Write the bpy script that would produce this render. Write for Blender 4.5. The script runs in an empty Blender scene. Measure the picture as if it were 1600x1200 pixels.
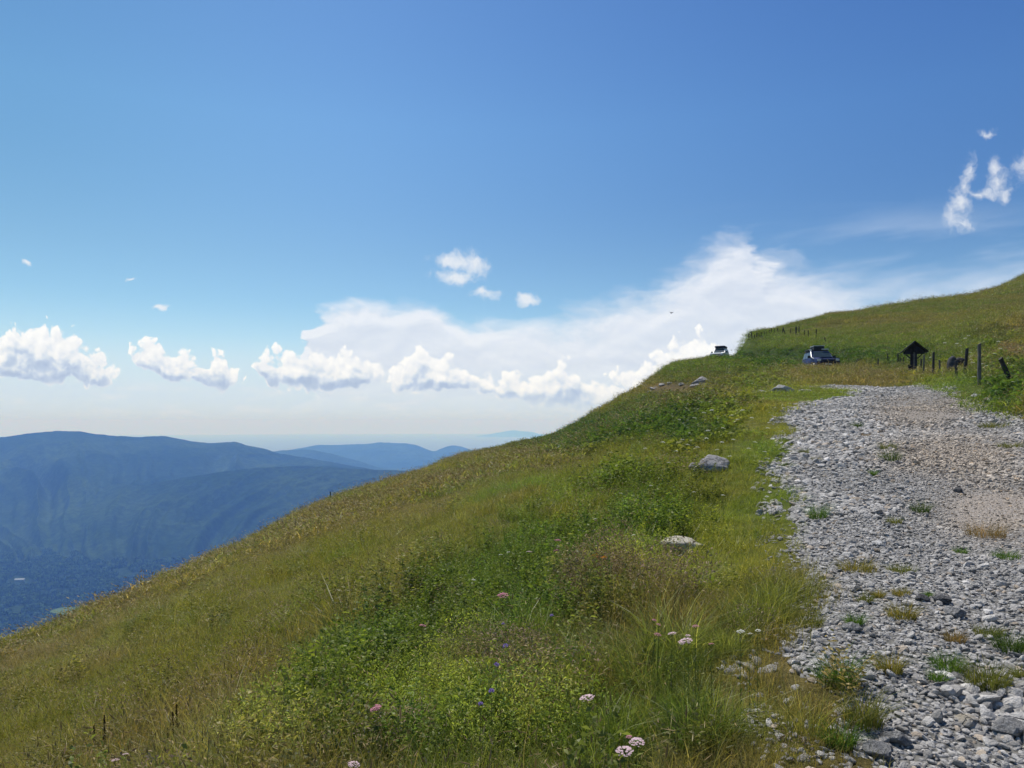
import bpy, bmesh, math, random
import numpy as np
from mathutils import Vector, Matrix, Euler

rad = math.radians
scn = bpy.context.scene
ROOT = scn.collection
rng = np.random.default_rng(7)
random.seed(7)

# ------------------------------------------------------------------ camera
F = 1186.0; HZ = 660.0           # focal length and eye level of the 1600x1200 photograph
cam_d = bpy.data.cameras.new('camera'); cam = bpy.data.objects.new('camera', cam_d)
ROOT.objects.link(cam); scn.camera = cam
cam_d.sensor_fit = 'HORIZONTAL'; cam_d.sensor_width = 36.0; cam_d.lens = 36.0 * F / 1600.0
cam_d.shift_y = (HZ - 600.0) / 1600.0
cam.location = (0, 0, 0); cam.rotation_euler = (rad(90), 0, 0)
cam_d.clip_start = 0.05; cam_d.clip_end = 200000

# ------------------------------------------------------------------ light
SUN_AZ, SUN_EL = rad(-24), rad(62)     # azimuth measured from the view direction, to the left
sv = Vector((math.sin(SUN_AZ) * math.cos(SUN_EL), math.cos(SUN_AZ) * math.cos(SUN_EL), math.sin(SUN_EL)))
sl = bpy.data.lights.new('sun', 'SUN'); sl.energy = 5.0; sl.angle = rad(0.55); sl.color = (1.0, 0.955, 0.88)
so = bpy.data.objects.new('sun', sl); ROOT.objects.link(so)
so.rotation_euler = (-sv).to_track_quat('-Z', 'Y').to_euler(); so.location = (-30, 10, 60)

vs = scn.view_settings
scn.display_settings.display_device = 'sRGB'
vs.view_transform = 'Standard'; vs.look = 'None'; vs.exposure = 0.14; vs.gamma = 1.0; vs.use_curve_mapping = False
cy = scn.cycles
cy.use_denoising = True
try:
    cy.denoiser = 'OPENIMAGEDENOISE'; cy.denoising_input_passes = 'RGB_ALBEDO_NORMAL'
except Exception: pass
cy.max_bounces = 5; cy.diffuse_bounces = 2; cy.glossy_bounces = 2; cy.transmission_bounces = 3
cy.volume_bounces = 1; cy.transparent_max_bounces = 4
cy.sample_clamp_indirect = 4.0
cy.use_adaptive_sampling = True; cy.adaptive_threshold = 0.01
cy.caustics_reflective = False; cy.caustics_refractive = False

# ------------------------------------------------------------------ node helpers
class NT:
    def __init__(s, tree): s.t = tree; s.n = tree.nodes; s.l = tree.links
    def new(s, kind, **kw):
        nd = s.n.new(kind)
        for k, v in kw.items(): setattr(nd, k, v)
        return nd
    def put(s, sock, v):
        if v is None: return
        if isinstance(v, bpy.types.NodeSocket): s.l.new(v, sock)
        else:
            try: sock.default_value = v
            except Exception:
                if hasattr(sock.default_value, '__len__'):
                    if not hasattr(v, '__len__'): v = (v,) * len(sock.default_value)
                    v = tuple(v) + (1.0,) * (len(sock.default_value) - len(v))
                sock.default_value = v
    def math(s, op, a, b=None, c=None, clamp=False):
        nd = s.new('ShaderNodeMath', operation=op, use_clamp=clamp)
        for i, v in enumerate((a, b, c)): s.put(nd.inputs[i], v)
        return nd.outputs[0]
    def vec(s, op, a, b=None, scale=None):
        nd = s.new('ShaderNodeVectorMath', operation=op)
        s.put(nd.inputs[0], a)
        if b is not None: s.put(nd.inputs[1], b)
        if scale is not None: s.put(nd.inputs['Scale'], scale)
        return nd.outputs['Value'] if op in ('LENGTH', 'DOT_PRODUCT', 'DISTANCE') else nd.outputs['Vector']
    def xyz(s, x, y, z):
        nd = s.new('ShaderNodeCombineXYZ')
        for i, v in enumerate((x, y, z)): s.put(nd.inputs[i], v)
        return nd.outputs[0]
    def sep(s, v):
        nd = s.new('ShaderNodeSeparateXYZ'); s.put(nd.inputs[0], v); return nd.outputs
    def mix(s, f, a, b, blend='MIX', clamp=True):
        nd = s.new('ShaderNodeMix', data_type='RGBA', blend_type=blend); nd.clamp_factor = clamp
        s.put(nd.inputs[0], f); s.put(nd.inputs[6], a); s.put(nd.inputs[7], b)
        return nd.outputs[2]
    def ramp(s, f, stops):
        nd = s.new('ShaderNodeValToRGB'); el = nd.color_ramp.elements
        while len(el) > 1: el.remove(el[-1])
        el[0].position = stops[0][0]; el[0].color = tuple(stops[0][1]) + (1,) if len(stops[0][1]) == 3 else stops[0][1]
        for p, c in stops[1:]:
            e = el.new(p); e.color = tuple(c) + (1,) if len(c) == 3 else c
        s.put(nd.inputs[0], f); return nd.outputs[0]
    def smooth(s, v, a, b, lo=0.0, hi=1.0):
        nd = s.new('ShaderNodeMapRange', interpolation_type='SMOOTHSTEP')
        s.put(nd.inputs[0], v)
        for i, q in enumerate((a, b, lo, hi)): s.put(nd.inputs[i + 1], q)
        return nd.outputs[0]
    def noise(s, v, scale, detail=4, rough=.55, dist=0.0, dim='2D', lac=2.0):
        nd = s.new('ShaderNodeTexNoise', noise_dimensions=dim)
        s.put(nd.inputs['Vector'], v); s.put(nd.inputs['Scale'], scale); s.put(nd.inputs['Detail'], detail)
        s.put(nd.inputs['Roughness'], rough); s.put(nd.inputs['Distortion'], dist); s.put(nd.inputs['Lacunarity'], lac)
        return nd.outputs['Fac'], nd.outputs['Color']
    def voro(s, v, scale, feature='F1', dim='3D', rand=1.0, smooth=None, detail=0):
        nd = s.new('ShaderNodeTexVoronoi', feature=feature, voronoi_dimensions=dim)
        s.put(nd.inputs['Vector'], v); s.put(nd.inputs['Scale'], scale); s.put(nd.inputs['Randomness'], rand)
        if smooth is not None: s.put(nd.inputs['Smoothness'], smooth)
        if detail: s.put(nd.inputs['Detail'], detail)
        return nd.outputs['Distance'], nd.outputs.get('Color')

SKY_TINT = [(0, (.92, 1.05, 1.0)), (.3, (.92, 1.10, 1.06)), (.7, (.95, 1.24, 1.26)), (1, (.84, 1.14, 1.28))]
SKY_RIGHT = (.50, .60, .80)
HORIZON = (.60, .71, .84)
# ------------------------------------------------------------------ world: Nishita sky with far clouds in fixed sky directions
wd = bpy.data.worlds.new('World'); scn.world = wd; wd.use_nodes = True
w = NT(wd.node_tree); w.n.clear()
SKY_K = 0.10
sky = w.new('ShaderNodeTexSky', sky_type='NISHITA'); sky.sun_disc = False
sky.sun_elevation = SUN_EL; sky.sun_rotation = SUN_AZ
sky.altitude = 1400; sky.air_density = 1.0; sky.dust_density = 0.6; sky.ozone_density = 2.5
tc = w.new('ShaderNodeTexCoord').outputs['Generated']
X, Y, Z = w.sep(tc)
Yc = w.math('MAXIMUM', Y, 0.25)
pu = w.math('MULTIPLY', w.math('DIVIDE', X, Yc), F / 1000)
pv = w.math('MULTIPLY', w.math('DIVIDE', Z, Yc), F / 1000)
P = w.xyz(pu, pv, pv)
el = w.math('DIVIDE', Z, w.math('SQRT', w.math('ADD', w.math('MULTIPLY', X, X), w.math('MULTIPLY', Y, Y))))
# clear sky: the Nishita colour, tinted with height and side the way this lens saw it
tint = w.ramp(w.smooth(el, -0.02, 0.62), SKY_TINT)
side = w.smooth(w.math('DIVIDE', X, Yc), -0.7, 0.75)
tint = w.mix(w.math('MULTIPLY', side, w.smooth(el, 0.0, 0.3)), tint, w.vec('MULTIPLY', tint, SKY_RIGHT))
left = w.smooth(w.math('DIVIDE', X, Yc), -.15, -.7)
tint = w.mix(w.math('MULTIPLY', left, w.smooth(el, 0.05, 0.35)), tint, w.vec('MULTIPLY', tint, (.78, .86, .86)))
base = w.mix(1.0, sky.outputs[0], tint, 'MULTIPLY')
hazec = w.ramp(w.smooth(el, -0.02, 0.16), [(0, (1, 1, 1)), (.25, (.93,) * 3), (.55, (.62,) * 3), (.8, (.2,) * 3), (1, (0, 0, 0))])
base = w.mix(hazec, base, w.mix(w.smooth(el, .012, -.016), tuple(c / SKY_K for c in HORIZON), tuple(c / SKY_K for c in (.50, .64, .80))))


def band(v, a, b): return w.math('MULTIPLY', w.math('GREATER_THAN', v, a), w.math('LESS_THAN', v, b))
def curve(nt, x01, pts, lo=-200.0, hi=1800.0, vlo=300.0, vhi=700.0):
    nd = nt.new('ShaderNodeFloatCurve'); c = nd.mapping.curves[0]; nd.mapping.use_clip = False
    P_ = [((a - lo) / (hi - lo), (b - vlo) / (vhi - vlo)) for a, b in pts]
    c.points[0].location = P_[0]; c.points[1].location = P_[-1]
    for p in P_[1:-1]: c.points.new(*p)
    for p in c.points: p.handle_type = 'VECTOR'
    nd.mapping.update(); nt.put(nd.inputs[1], x01)
    return nt.math('MULTIPLY_ADD', nd.outputs[0], vhi - vlo, vlo)
def mapuv(nt, p):
    x, y, z = nt.sep(p)
    return x, y, nt.math('MULTIPLY_ADD', x, .5, .5), nt.math('MULTIPLY_ADD', y, -1000, HZ)   # pu, pv, curve coordinate, row
CT = [(-200,540),(-100,520),(-50,560),(0,520),(30,508),(70,504),(100,516),(130,540),(150,543),(170,566),(189,600),(191,640),(193,640),(196,540),(215,532),(235,527),(262,545),(285,549),(300,557),(320,560),(335,551),(355,552),(370,575),(387,605),(389,640),(391,640),(393,570),(410,553),(450,545),(490,543),(520,552),(550,548),(580,556),(600,584),(620,570),(640,552),(660,541),(690,550),(710,564),(730,573),(748,588),(770,584),(790,579),(830,581),(858,575),(875,562),(890,570),(915,592),(930,606),(943,600),(970,578),(1000,570),(1020,556),(1040,545),(1070,529),(1085,514),(1097,513),(1112,530),(1130,547),(1160,560),(1300,600),(1800,640)]
CB = [(-200,600),(0,594),(80,600),(189,604),(191,600),(196,548),(215,572),(250,592),(270,602),(300,594),(330,606),(350,612),(387,606),(389,600),(393,574),(425,602),(480,612),(530,614),(560,606),(590,600),(620,614),(680,616),(740,614),(750,620),(800,628),(860,638),(940,642),(960,640),(1000,660),(1100,680),(1800,690)]
ST = [(-200,700),(430,690),(470,600),(482,520),(492,490),(520,474),(545,466),(600,472),(650,474),(690,487),(730,495),(800,491),(850,491),(880,470),(940,452),(1000,441),(1035,420),(1070,396),(1100,386),(1130,366),(1150,352),(1175,346),(1195,352),(1202,384),(1240,400),(1300,424),(1400,450),(1480,446),(1600,428),(1800,400)]
gc = bpy.data.node_groups.new('cumulus', 'ShaderNodeTree')
gc.interface.new_socket('P', in_out='INPUT', socket_type='NodeSocketVector'); gc.interface.new_socket('D', in_out='OUTPUT', socket_type='NodeSocketFloat'); gc.interface.new_socket('H', in_out='OUTPUT', socket_type='NodeSocketFloat')
q = NT(gc); gi = q.new('NodeGroupInput'); go = q.new('NodeGroupOutput')
_, wc = q.noise(gi.outputs[0], 22, 2, .5)
p2 = q.vec('ADD', gi.outputs[0], q.vec('SCALE', q.vec('SUBTRACT', wc, (.5, .5, .5)), scale=.022))
x, y, xc, row = mapuv(q, p2)
top = curve(q, xc, CT); bot = curve(q, xc, CB)
dt = q.math('MULTIPLY', q.math('SUBTRACT', row, top), 1 / 20)
q.l.new(q.math('DIVIDE', q.math('SUBTRACT', row, top), q.math('MAXIMUM', q.math('SUBTRACT', bot, top), 20)), go.inputs[1])
db = q.math('MULTIPLY', q.math('SUBTRACT', bot, row), 1 / 9)
m = q.math('MINIMUM', q.math('MINIMUM', dt, db), 2.2)
n1, _ = q.noise(p2, 30, 7, .66)
vd, _ = q.voro(p2, 46, 'F1', dim='2D'); vd2, _ = q.voro(p2, 105, 'F1', dim='2D')
n = q.math('MULTIPLY_ADD', q.math('SUBTRACT', n1, .5), 2.3, q.math('MULTIPLY_ADD', q.math('SUBTRACT', .42, vd), 1.5, q.math('MULTIPLY', q.math('SUBTRACT', .42, vd2), .7)))
q.l.new(q.math('ADD', m, n), go.inputs[0])
gs = bpy.data.node_groups.new('veil', 'ShaderNodeTree')
gs.interface.new_socket('P', in_out='INPUT', socket_type='NodeSocketVector'); gs.interface.new_socket('D', in_out='OUTPUT', socket_type='NodeSocketFloat')
q = NT(gs); gi = q.new('NodeGroupInput'); go = q.new('NodeGroupOutput')
_, wc = q.noise(q.vec('MULTIPLY', gi.outputs[0], (1, 2.2, 1)), 7, 4, .55)
p2 = q.vec('ADD', gi.outputs[0], q.vec('MULTIPLY', q.vec('SUBTRACT', wc, (.5, .5, .5)), (.13, .045, 0)))
x, y, xc, row = mapuv(q, p2)
wid = q.smooth(x, -.12, .12, 1 / 11, 1 / 32)
m = q.math('MINIMUM', q.math('MULTIPLY', q.math('SUBTRACT', row, curve(q, xc, ST)), wid), 2.6)
n1, _ = q.noise(q.vec('MULTIPLY', p2, (1, 2.4, 1)), 12, 5, .55)
q.l.new(q.math('MULTIPLY_ADD', q.math('SUBTRACT', n1, .5), 2.2, m), go.inputs[0])
def use(g, p):
    nd = w.new('ShaderNodeGroup'); nd.node_tree = g; w.put(nd.inputs[0], p); return nd.outputs[0]
def wisps(blobs, nscale, amp, warp):
    _, wc = w.noise(P, nscale * .6, 3, .6)
    p2 = w.vec('ADD', P, w.vec('SCALE', w.vec('SUBTRACT', wc, (.5, .5, .5)), scale=warp)); d = None
    for (cu, cv, ru, rv) in blobs:
        v = w.vec('SUBTRACT', p2, ((cu - 800) / 1000, (HZ - cv) / 1000, 0)); L = w.vec('LENGTH', w.vec('MULTIPLY', v, (1000 / ru, 1000 / rv, 0)))
        if d is None: d = L
        else:
            nd = w.new('ShaderNodeMath', operation='SMOOTH_MIN'); w.put(nd.inputs[0], d); w.put(nd.inputs[1], L); nd.inputs[2].default_value = .5; d = nd.outputs[0]
    n, _ = w.noise(p2, nscale, 6, .66)
    return w.math('MULTIPLY_ADD', w.math('SUBTRACT', n, .5), amp, w.math('SUBTRACT', 1.0, d))
W1 = [(700, 408, 30, 12), (740, 410, 34, 22), (708, 430, 44, 16), (757, 458, 26, 14), (822, 466, 24, 10)]
W2 = [(1519, 266, 11, 26), (1510, 292, 22, 26), (1500, 318, 24, 26), (1492, 342, 20, 22), (1506, 352, 22, 10), (1555, 266, 13, 24), (1562, 286, 20, 22), (1572, 302, 12, 18), (1535, 303, 34, 9), (1606, 262, 24, 32), (1540, 208, 20, 6)]
W3 = [(352, 534, 30, 8), (370, 543, 13, 12), (46, 412, 10, 5), (204, 436, 10, 4), (247, 482, 14, 6)]
WC = tuple(c / SKY_K for c in (.78, .81, .86))
def bgs(c):
    b = w.new('ShaderNodeBackground'); w.put(b.inputs[0], c); b.inputs[1].default_value = SKY_K; return b.outputs[0]
def mixs(f, a, b):
    m = w.new('ShaderNodeMixShader'); w.put(m.inputs[0], f); w.l.new(a, m.inputs[1]); w.l.new(b, m.inputs[2]); return m.outputs[0]
rowp = w.math('MULTIPLY_ADD', pv, -1000, HZ)
fr = w.math('GREATER_THAN', Y, .3)
low_n, _ = w.noise(w.vec('MULTIPLY', P, (1, 5, 1)), 9, 5, .6)
lowband = w.math('MULTIPLY', w.math('MULTIPLY', w.smooth(low_n, .5, .72), w.math('MULTIPLY', w.smooth(pv, .004, .02), w.smooth(pv, .075, .04))), .35)
Dsh = use(gs, P); Dst = use(gs, w.vec('ADD', P, (-.004, .012, 0)))
a_s = w.math('MULTIPLY', w.smooth(Dsh, -.3, 2.2), .90)
fadelow = w.smooth(pv, .012, .10)
a_s = w.math('MULTIPLY', w.math('MULTIPLY', a_s, w.math('MULTIPLY_ADD', fadelow, .7, .3)), w.smooth(pv, -.01, .05))
col_s = w.ramp(w.math('MULTIPLY_ADD', w.math('SUBTRACT', Dsh, Dst), .5, .5), [(0, (.60, .66, .78)), (.5, (.69, .74, .84)), (1, (.80, .83, .90))])
streak, _ = w.noise(w.vec('MULTIPLY', w.xyz(w.math('ADD', pu, w.math('MULTIPLY', pv, 1.2)), w.math('SUBTRACT', pv, w.math('MULTIPLY', pu, .17)), 0.0), (2.2, 15, 1)), 1.0, 5, .55)
smask = w.math('MULTIPLY', w.smooth(pu, .2, .6), w.math('MULTIPLY', w.smooth(pv, .14, .22), w.smooth(pv, .36, .26)))
a_st = w.math('MULTIPLY', w.math('MULTIPLY', w.smooth(streak, .38, .75), smask), .5)
cl = w.mix(a_st, base, tuple(c / SKY_K for c in (.60, .69, .84)))
cl = w.mix(a_s, cl, w.vec('SCALE', col_s, scale=1 / SKY_K))
cl = w.mix(lowband, cl, tuple(c / SKY_K for c in (.78, .80, .84)))
Dc = use(gc, P); Hc = Dc.node.outputs[1]; D2 = use(gc, w.vec('ADD', P, (-.004, .009, 0)))
shn, _ = w.noise(P, 24, 4, .6)
under = w.math('MULTIPLY', w.smooth(w.math('MULTIPLY_ADD', w.math('SUBTRACT', shn, .5), 1.6, Hc), .18, .95), w.smooth(Dc, .1, 1.2))
lit = w.math('MULTIPLY_ADD', w.math('SUBTRACT', Dc, D2), .26, w.math('MULTIPLY_ADD', under, -.50, .72))
ccol = w.ramp(lit, [(0, (.40, .49, .66)), (.25, (.50, .59, .75)), (.45, (.66, .73, .83)), (.65, (.80, .83, .88)), (1, (.92, .93, .94))])
a_c = w.math('MULTIPLY', w.smooth(Dc, .0, .5), .98)
a_c = w.math('MULTIPLY', a_c, w.smooth(w.math('ADD', pv, w.math('MULTIPLY', w.smooth(pu, .12, .22), -.02)), .008, .05))
clc = w.mix(a_c, cl, w.vec('SCALE', ccol, scale=1 / SKY_K))
cw1 = w.mix(w.math('MULTIPLY', w.smooth(wisps(W1 + W3, 30, 1.9, .03), -.05, .95), .85), cl, WC)
cw2 = w.mix(w.math('MULTIPLY', w.smooth(wisps(W2, 34, 1.9, .035), -.1, 1.35), .85), cl, WC)
zone = mixs(w.math('GREATER_THAN', rowp, 488), bgs(cw1), bgs(clc))
zone = mixs(w.math('MULTIPLY', band(rowp, 315, 672), fr), bgs(base), zone)
zone = mixs(w.math('MULTIPLY', band(rowp, 180, 385), band(pu, .63, .95)), zone, bgs(cw2))
wo = w.new('ShaderNodeOutputWorld'); w.l.new(zone, wo.inputs[0])
wd.cycles.sampling_method = 'MANUAL'; wd.cycles.sample_map_resolution = 512

# ------------------------------------------------------------------ noise for terrain and scatter
def vnoise(x, y, seed=0):
    x = np.asarray(x, float); y = np.asarray(y, float)
    xi = np.floor(x).astype(np.int64); yi = np.floor(y).astype(np.int64); fx = x - xi; fy = y - yi
    fx = fx * fx * fx * (fx * (fx * 6 - 15) + 10); fy = fy * fy * fy * (fy * (fy * 6 - 15) + 10)
    def h(a, b):
        n = (a * 374761393 + b * 668265263 + seed * 974634777) & 0xffffffff
        n = ((n ^ (n >> 13)) * 1274126177) & 0xffffffff
        return ((n ^ (n >> 16)) & 0xffff) / 65535.0
    a = h(xi, yi); b = h(xi + 1, yi); c = h(xi, yi + 1); d = h(xi + 1, yi + 1)
    return (a + (b - a) * fx) * (1 - fy) + (c + (d - c) * fx) * fy
def fbm(x, y, oct=4, seed=0, gain=.5):
    s = 0; a = 1; t = 0
    for i in range(oct):
        s = s + a * vnoise(x * 2 ** i + 17 * i, y * 2 ** i - 9 * i, seed + i); t += a; a *= gain
    return s / t
def sst(x, a, b):
    t = np.clip((np.asarray(x, float) - a) / (b - a), 0, 1); return t * t * (3 - 2 * t)

# ------------------------------------------------------------------ hillside heights: surveyed points, thin plate between them
# control points of the hillside: (image column, image row, distance ahead in metres)
CP=[
# left side, falling meadow
(0,1200,6.9),(0,1100,10.5),(0,1062,15),(0,1034,22.5),
(200,1200,5.6),(200,1050,10),(200,968,20),(200,943,32),
(400,1200,4.65),(400,1000,9.2),(400,880,22),(400,850,43),
(515,1200,4.2),(515,950,9.3),(515,830,28),(515,791,62),
(700,1200,3.7),(700,950,7.3),(700,800,18),(700,740,50),(700,731,90),
(800,1200,3.5),(800,900,7.7),(800,760,19),(800,710,50),(800,696,100),
(900,1200,3.4),(900,850,8.8),(900,740,20),(900,690,48),(900,666,104),
(960,1200,3.35),(960,850,8.7),(960,720,20),(960,660,50),(960,633,102),
(1060,1200,3.25),(1060,850,8.1),(1060,722,13.6),(1060,650,26),(1060,605,52),(1060,568,90),
(1146,567,100),(1150,566,112),(1168,534,108),(1160,548,106),(1000,608,90),(850,686,92),(800,703,84),(900,671,84),(1150,1200,3.15),(1150,850,7.6),(1150,722,12.8),(1150,640,24.5),(1150,600,42),(1150,565,78),(1140,566,104),
(1260,1200,3.1),(1280,1050,3.9),(1260,850,6.8),(1235,720,12.3),(1230,640,24),(1222,609,35),(1240,580,50),(1240,567,66),
(1290,603,37),(1290,577,51),
(1600,1200,3.15),(1600,1000,4.4),(1600,850,7.3),(1600,740,12.0),(1600,668,20.5),
(1450,1200,3.1),(1450,850,7.1),(1450,720,12.4),(1450,640,25.5),(1440,603,36),
(1350,603,37),(1345,579,50),(1400,590,42),
(1390,575,53),
# cars' road behind the hump
(1281,588,65),(1300,583,60),(1245,577,78),(1190,569,92),(1130,564,112),
# bank on the right
(1240,540,84),(1200,545,92),(1245,522,94),(1170,527,100),(1240,507,108),
(1280,545,76),(1300,520,88),(1300,492,112),
(1350,555,62),(1350,520,80),(1350,488,114),
(1430,583,42),(1400,560,56),(1430,520,74),(1450,473,114),
(1457,590,38),(1510,592,33),(1510,550,45),(1530,500,64),(1530,466,112),
(1530,601,28.5),(1520,625,26.5),(1575,598,27),(1585,560,34),(1600,620,24.5),(1600,560,33.5),(1600,500,50),(1600,466,100),
(1700,640,19),(1700,560,30),(1700,480,55),(1700,440,100),(1700,760,11),
(1900,640,13),(1900,520,26),(1900,420,70),(2200,700,9),(2200,480,24),(2200,380,70),
(1900,1100,3.5),(2400,1300,2.4),
]
pts=[]
for u,v,Y in CP:
    x=(u-800)/F*Y; z=(HZ-v)/F*Y
    pts.append((x,Y,z))
# points given in metres: behind the crest, sideways, behind the viewer
XYZ=[(-40,22,-17),(-60,48,-30),(-30,60,-16.5),(-62,110,-50),(-35,100,-26),(-28,130,-37),(-12,140,-24),(2,150,-18),(14,140,-6),(22,126,2),(31,130,9),(34,124,11),(-100,60,-55),(-100,0,-42),
(-50,200,-75),(0,220,-40),(60,220,0),(-150,150,-110),(-150,-50,-70),
(-12,0,-5.2),(-30,0,-12.5),(-4,0,-2.55),(-1,0,-1.75),(-.7,1,-1.65),(0.4,.5,-1.57),(3,0,-1.6),(6,0,-1.5),(10,0,-.6),(20,0,4),(50,0,18),(100,0,38),
(0,-6,-2.0),(-6,-6,-3.4),(6,-8,-2.1),(14,-8,0),(0,-30,-4.5),(-30,-30,-14),(40,-40,10),(0,-100,-12),(60,-100,10),(-80,-100,-45),
(120,60,42),(90,120,24),(60,150,17),(100,180,26),(45,130,10),(150,150,45),(34,124,11),
]
pts=np.array(pts+XYZ)
Z0=-1.6
def warp(x,y):
    r=np.hypot(x,y)+1.0
    k=np.log(r)/r*6.0
    return x*k,y*k,r
X,Y,R=warp(pts[:,0],pts[:,1])
G=(pts[:,2]-Z0)/R
def kern(d2): return .5*d2*np.log(d2+1e-12)
def fit(lam=2e-3):
    n=len(X); d2=(X[:,None]-X)**2+(Y[:,None]-Y)**2
    A=np.zeros((n+3,n+3)); A[:n,:n]=kern(d2)+lam*np.eye(n)
    P=np.c_[np.ones(n),X,Y]; A[:n,n:]=P; A[n:,:n]=P.T
    return np.linalg.solve(A,np.r_[G,0,0,0])
W=fit(.02)
def height0(x,y):
    x=np.asarray(x,float);y=np.asarray(y,float); sh=x.shape
    a,b,r=warp(x.ravel(),y.ravel()); out=np.empty(a.size)
    for i in range(0,a.size,20000):
        s=slice(i,i+20000)
        d2=(a[s,None]-X)**2+(b[s,None]-Y)**2
        out[s]=kern(d2)@W[:-3]+W[-3]+W[-2]*a[s]+W[-1]*b[s]
    return (out*r+Z0).reshape(sh)

def bump(x, y, cx, cy, rx, ry, h, ang=0):
    c, s_ = math.cos(ang), math.sin(ang); dx = x - cx; dy = y - cy
    return h * np.exp(-(((dx * c + dy * s_) / rx) ** 2 + ((-dx * s_ + dy * c) / ry) ** 2))
def relief(x, y):
    r = np.hypot(x, y); amp = np.clip(r / 30, .12, 1.0)
    z = (fbm(x / 9, y / 9, 3, 5) - .5) * .35 * amp + (fbm(x / 2.2, y / 2.2, 3, 9) - .5) * .16 * np.clip(r / 12, .35, 1)
    return z
def to_uv(x, y, z):
    yy = np.maximum(y, .05); return 800 + F * x / yy, HZ - F * z / yy

def height(x, y):
    z = height0(x, y) + relief(x, y)
    z = z + bump(x, y, 176, 205, 26, 40, 3.6, .0)
    return z
# the gravel's outline on the ground, walked round from below left; made of image rows met by the smooth hillside
def hit(u, v, h=0.0, ymax=135.0, fn=None):
    t = (u - 800) / F; e = (HZ - v) / F
    Yg = np.exp(np.linspace(math.log(1.0), math.log(ymax), 500))
    z = (fn or height)(t * Yg, Yg) + h
    k = np.where(z - e * Yg >= 0)[0]
    if len(k) == 0 or k[0] == 0:
        i = int(np.argmax((z / Yg))) if len(k) == 0 else 0
        return t * Yg[i], Yg[i], z[i] - h
    k = k[0]; a = (z - e * Yg); f_ = a[k - 1] / (a[k - 1] - a[k]); Yh = Yg[k - 1] + f_ * (Yg[k] - Yg[k - 1])
    zz = float((fn or height)(np.array([t * Yh]), np.array([Yh]))[0])
    return t * Yh, Yh, zz
EDGE = [(1345,1200),(1300,1150),(1315,1090),(1262,1040),(1246,985),(1262,930),(1270,890),(1246,850),(1236,800),(1226,745),(1240,700),(1232,665),(1224,641),(1262,629),(1330,624),(1322,614),(1258,606),(1330,604),(1440,603),(1466,609),(1482,622),(1530,643),(1598,664)]
edge = [hit(u, v, fn=height0)[:2] for u, v in EDGE]
edge = [(0.55, -9), (0.75, 0), (1.05, 1.8)] + edge + [(13.0, 17), (11.8, 13.5), (9.6, 9), (8.2, 5), (7.4, 0), (7.2, -9)]
edge = np.array(edge)
def poly_sd(x, y, P_):
    x = np.asarray(x, float); y = np.asarray(y, float)
    d = np.full(x.shape, 1e9); ins = np.zeros(x.shape, bool); n = len(P_)
    for i in range(n):
        ax, ay = P_[i]; bx, by = P_[(i + 1) % n]; ex, ey = bx - ax, by - ay
        t = np.clip(((x - ax) * ex + (y - ay) * ey) / (ex * ex + ey * ey + 1e-9), 0, 1)
        d = np.minimum(d, np.hypot(x - ax - t * ex, y - ay - t * ey))
        c = ((ay > y) != (by > y)) & (x < (bx - ax) * (y - ay) / (by - ay + 1e-12) + ax); ins ^= c
    return np.where(ins, d, -d)
def worn_zone(u, v): return np.clip(ell(u, v, 1440, 645, 70, 24, .6) + ell(u, v, 1490, 715, 110, 34, .6) + ell(u, v, 1570, 800, 110, 50, .6), 0, 1)
def road_d(x, y):
    return poly_sd(x, y, edge) + (fbm(x / .7, y / .7, 3, 31) - .5) * .34 + (fbm(x * 5, y * 5, 2, 33) - .5) * .14

# ------------------------------------------------------------------ materials
def mat(name):
    m = bpy.data.materials.new(name); m.use_nodes = True; nt = NT(m.node_tree); nt.n.clear()
    out = nt.new('ShaderNodeOutputMaterial'); return m, nt, out
def principled(nt, out, col, rough=.8, spec=.3, metal=0, bump_h=None, bump_s=.3, bump_d=.01, **kw):
    b = nt.new('ShaderNodeBsdfPrincipled'); nt.put(b.inputs['Base Color'], col); nt.put(b.inputs['Roughness'], rough)
    nt.put(b.inputs['Specular IOR Level'], spec); nt.put(b.inputs['Metallic'], metal)
    for k, v in kw.items(): nt.put(b.inputs[k.replace('_', ' ')], v)
    if bump_h is not None:
        bn = nt.new('ShaderNodeBump'); nt.put(bn.inputs['Height'], bump_h); bn.inputs['Strength'].default_value = bump_s; bn.inputs['Distance'].default_value = bump_d
        nt.l.new(bn.outputs[0], b.inputs['Normal'])
    nt.l.new(b.outputs[0], out.inputs[0]); return b
def objco(nt): return nt.new('ShaderNodeTexCoord').outputs['Object']
def simple(name, col, rough=.6, spec=.4, metal=0, var=.15, scale=6, bump=.0):
    m, nt, out = mat(name); co = objco(nt)
    n, _ = nt.noise(co, scale, 5, .6, dim='3D')
    c = nt.mix(n, tuple(k * (1 - var) for k in col), tuple(min(1, k * (1 + var)) for k in col))
    principled(nt, out, c, rough, spec, metal, bump_h=n if bump else None, bump_s=bump, bump_d=.02); return m

m, nt, out = mat('meadow_soil'); M_SOIL = m
co = objco(nt); at = nt.new('ShaderNodeAttribute', attribute_name='tint')
n1, _ = nt.noise(co, 7, 6, .65, dim='3D'); n2, _ = nt.noise(co, 60, 3, .6, dim='3D')
c = nt.mix(1.0, at.outputs['Color'], nt.ramp(n1, [(.3, (.42, .42, .42)), (.5, (.75, .75, .75)), (.7, (1.15, 1.1, .95))]), 'MULTIPLY')
principled(nt, out, c, .95, .1, bump_h=nt.math('ADD', n1, nt.math('MULTIPLY', n2, .3)), bump_s=.8, bump_d=.08)

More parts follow.
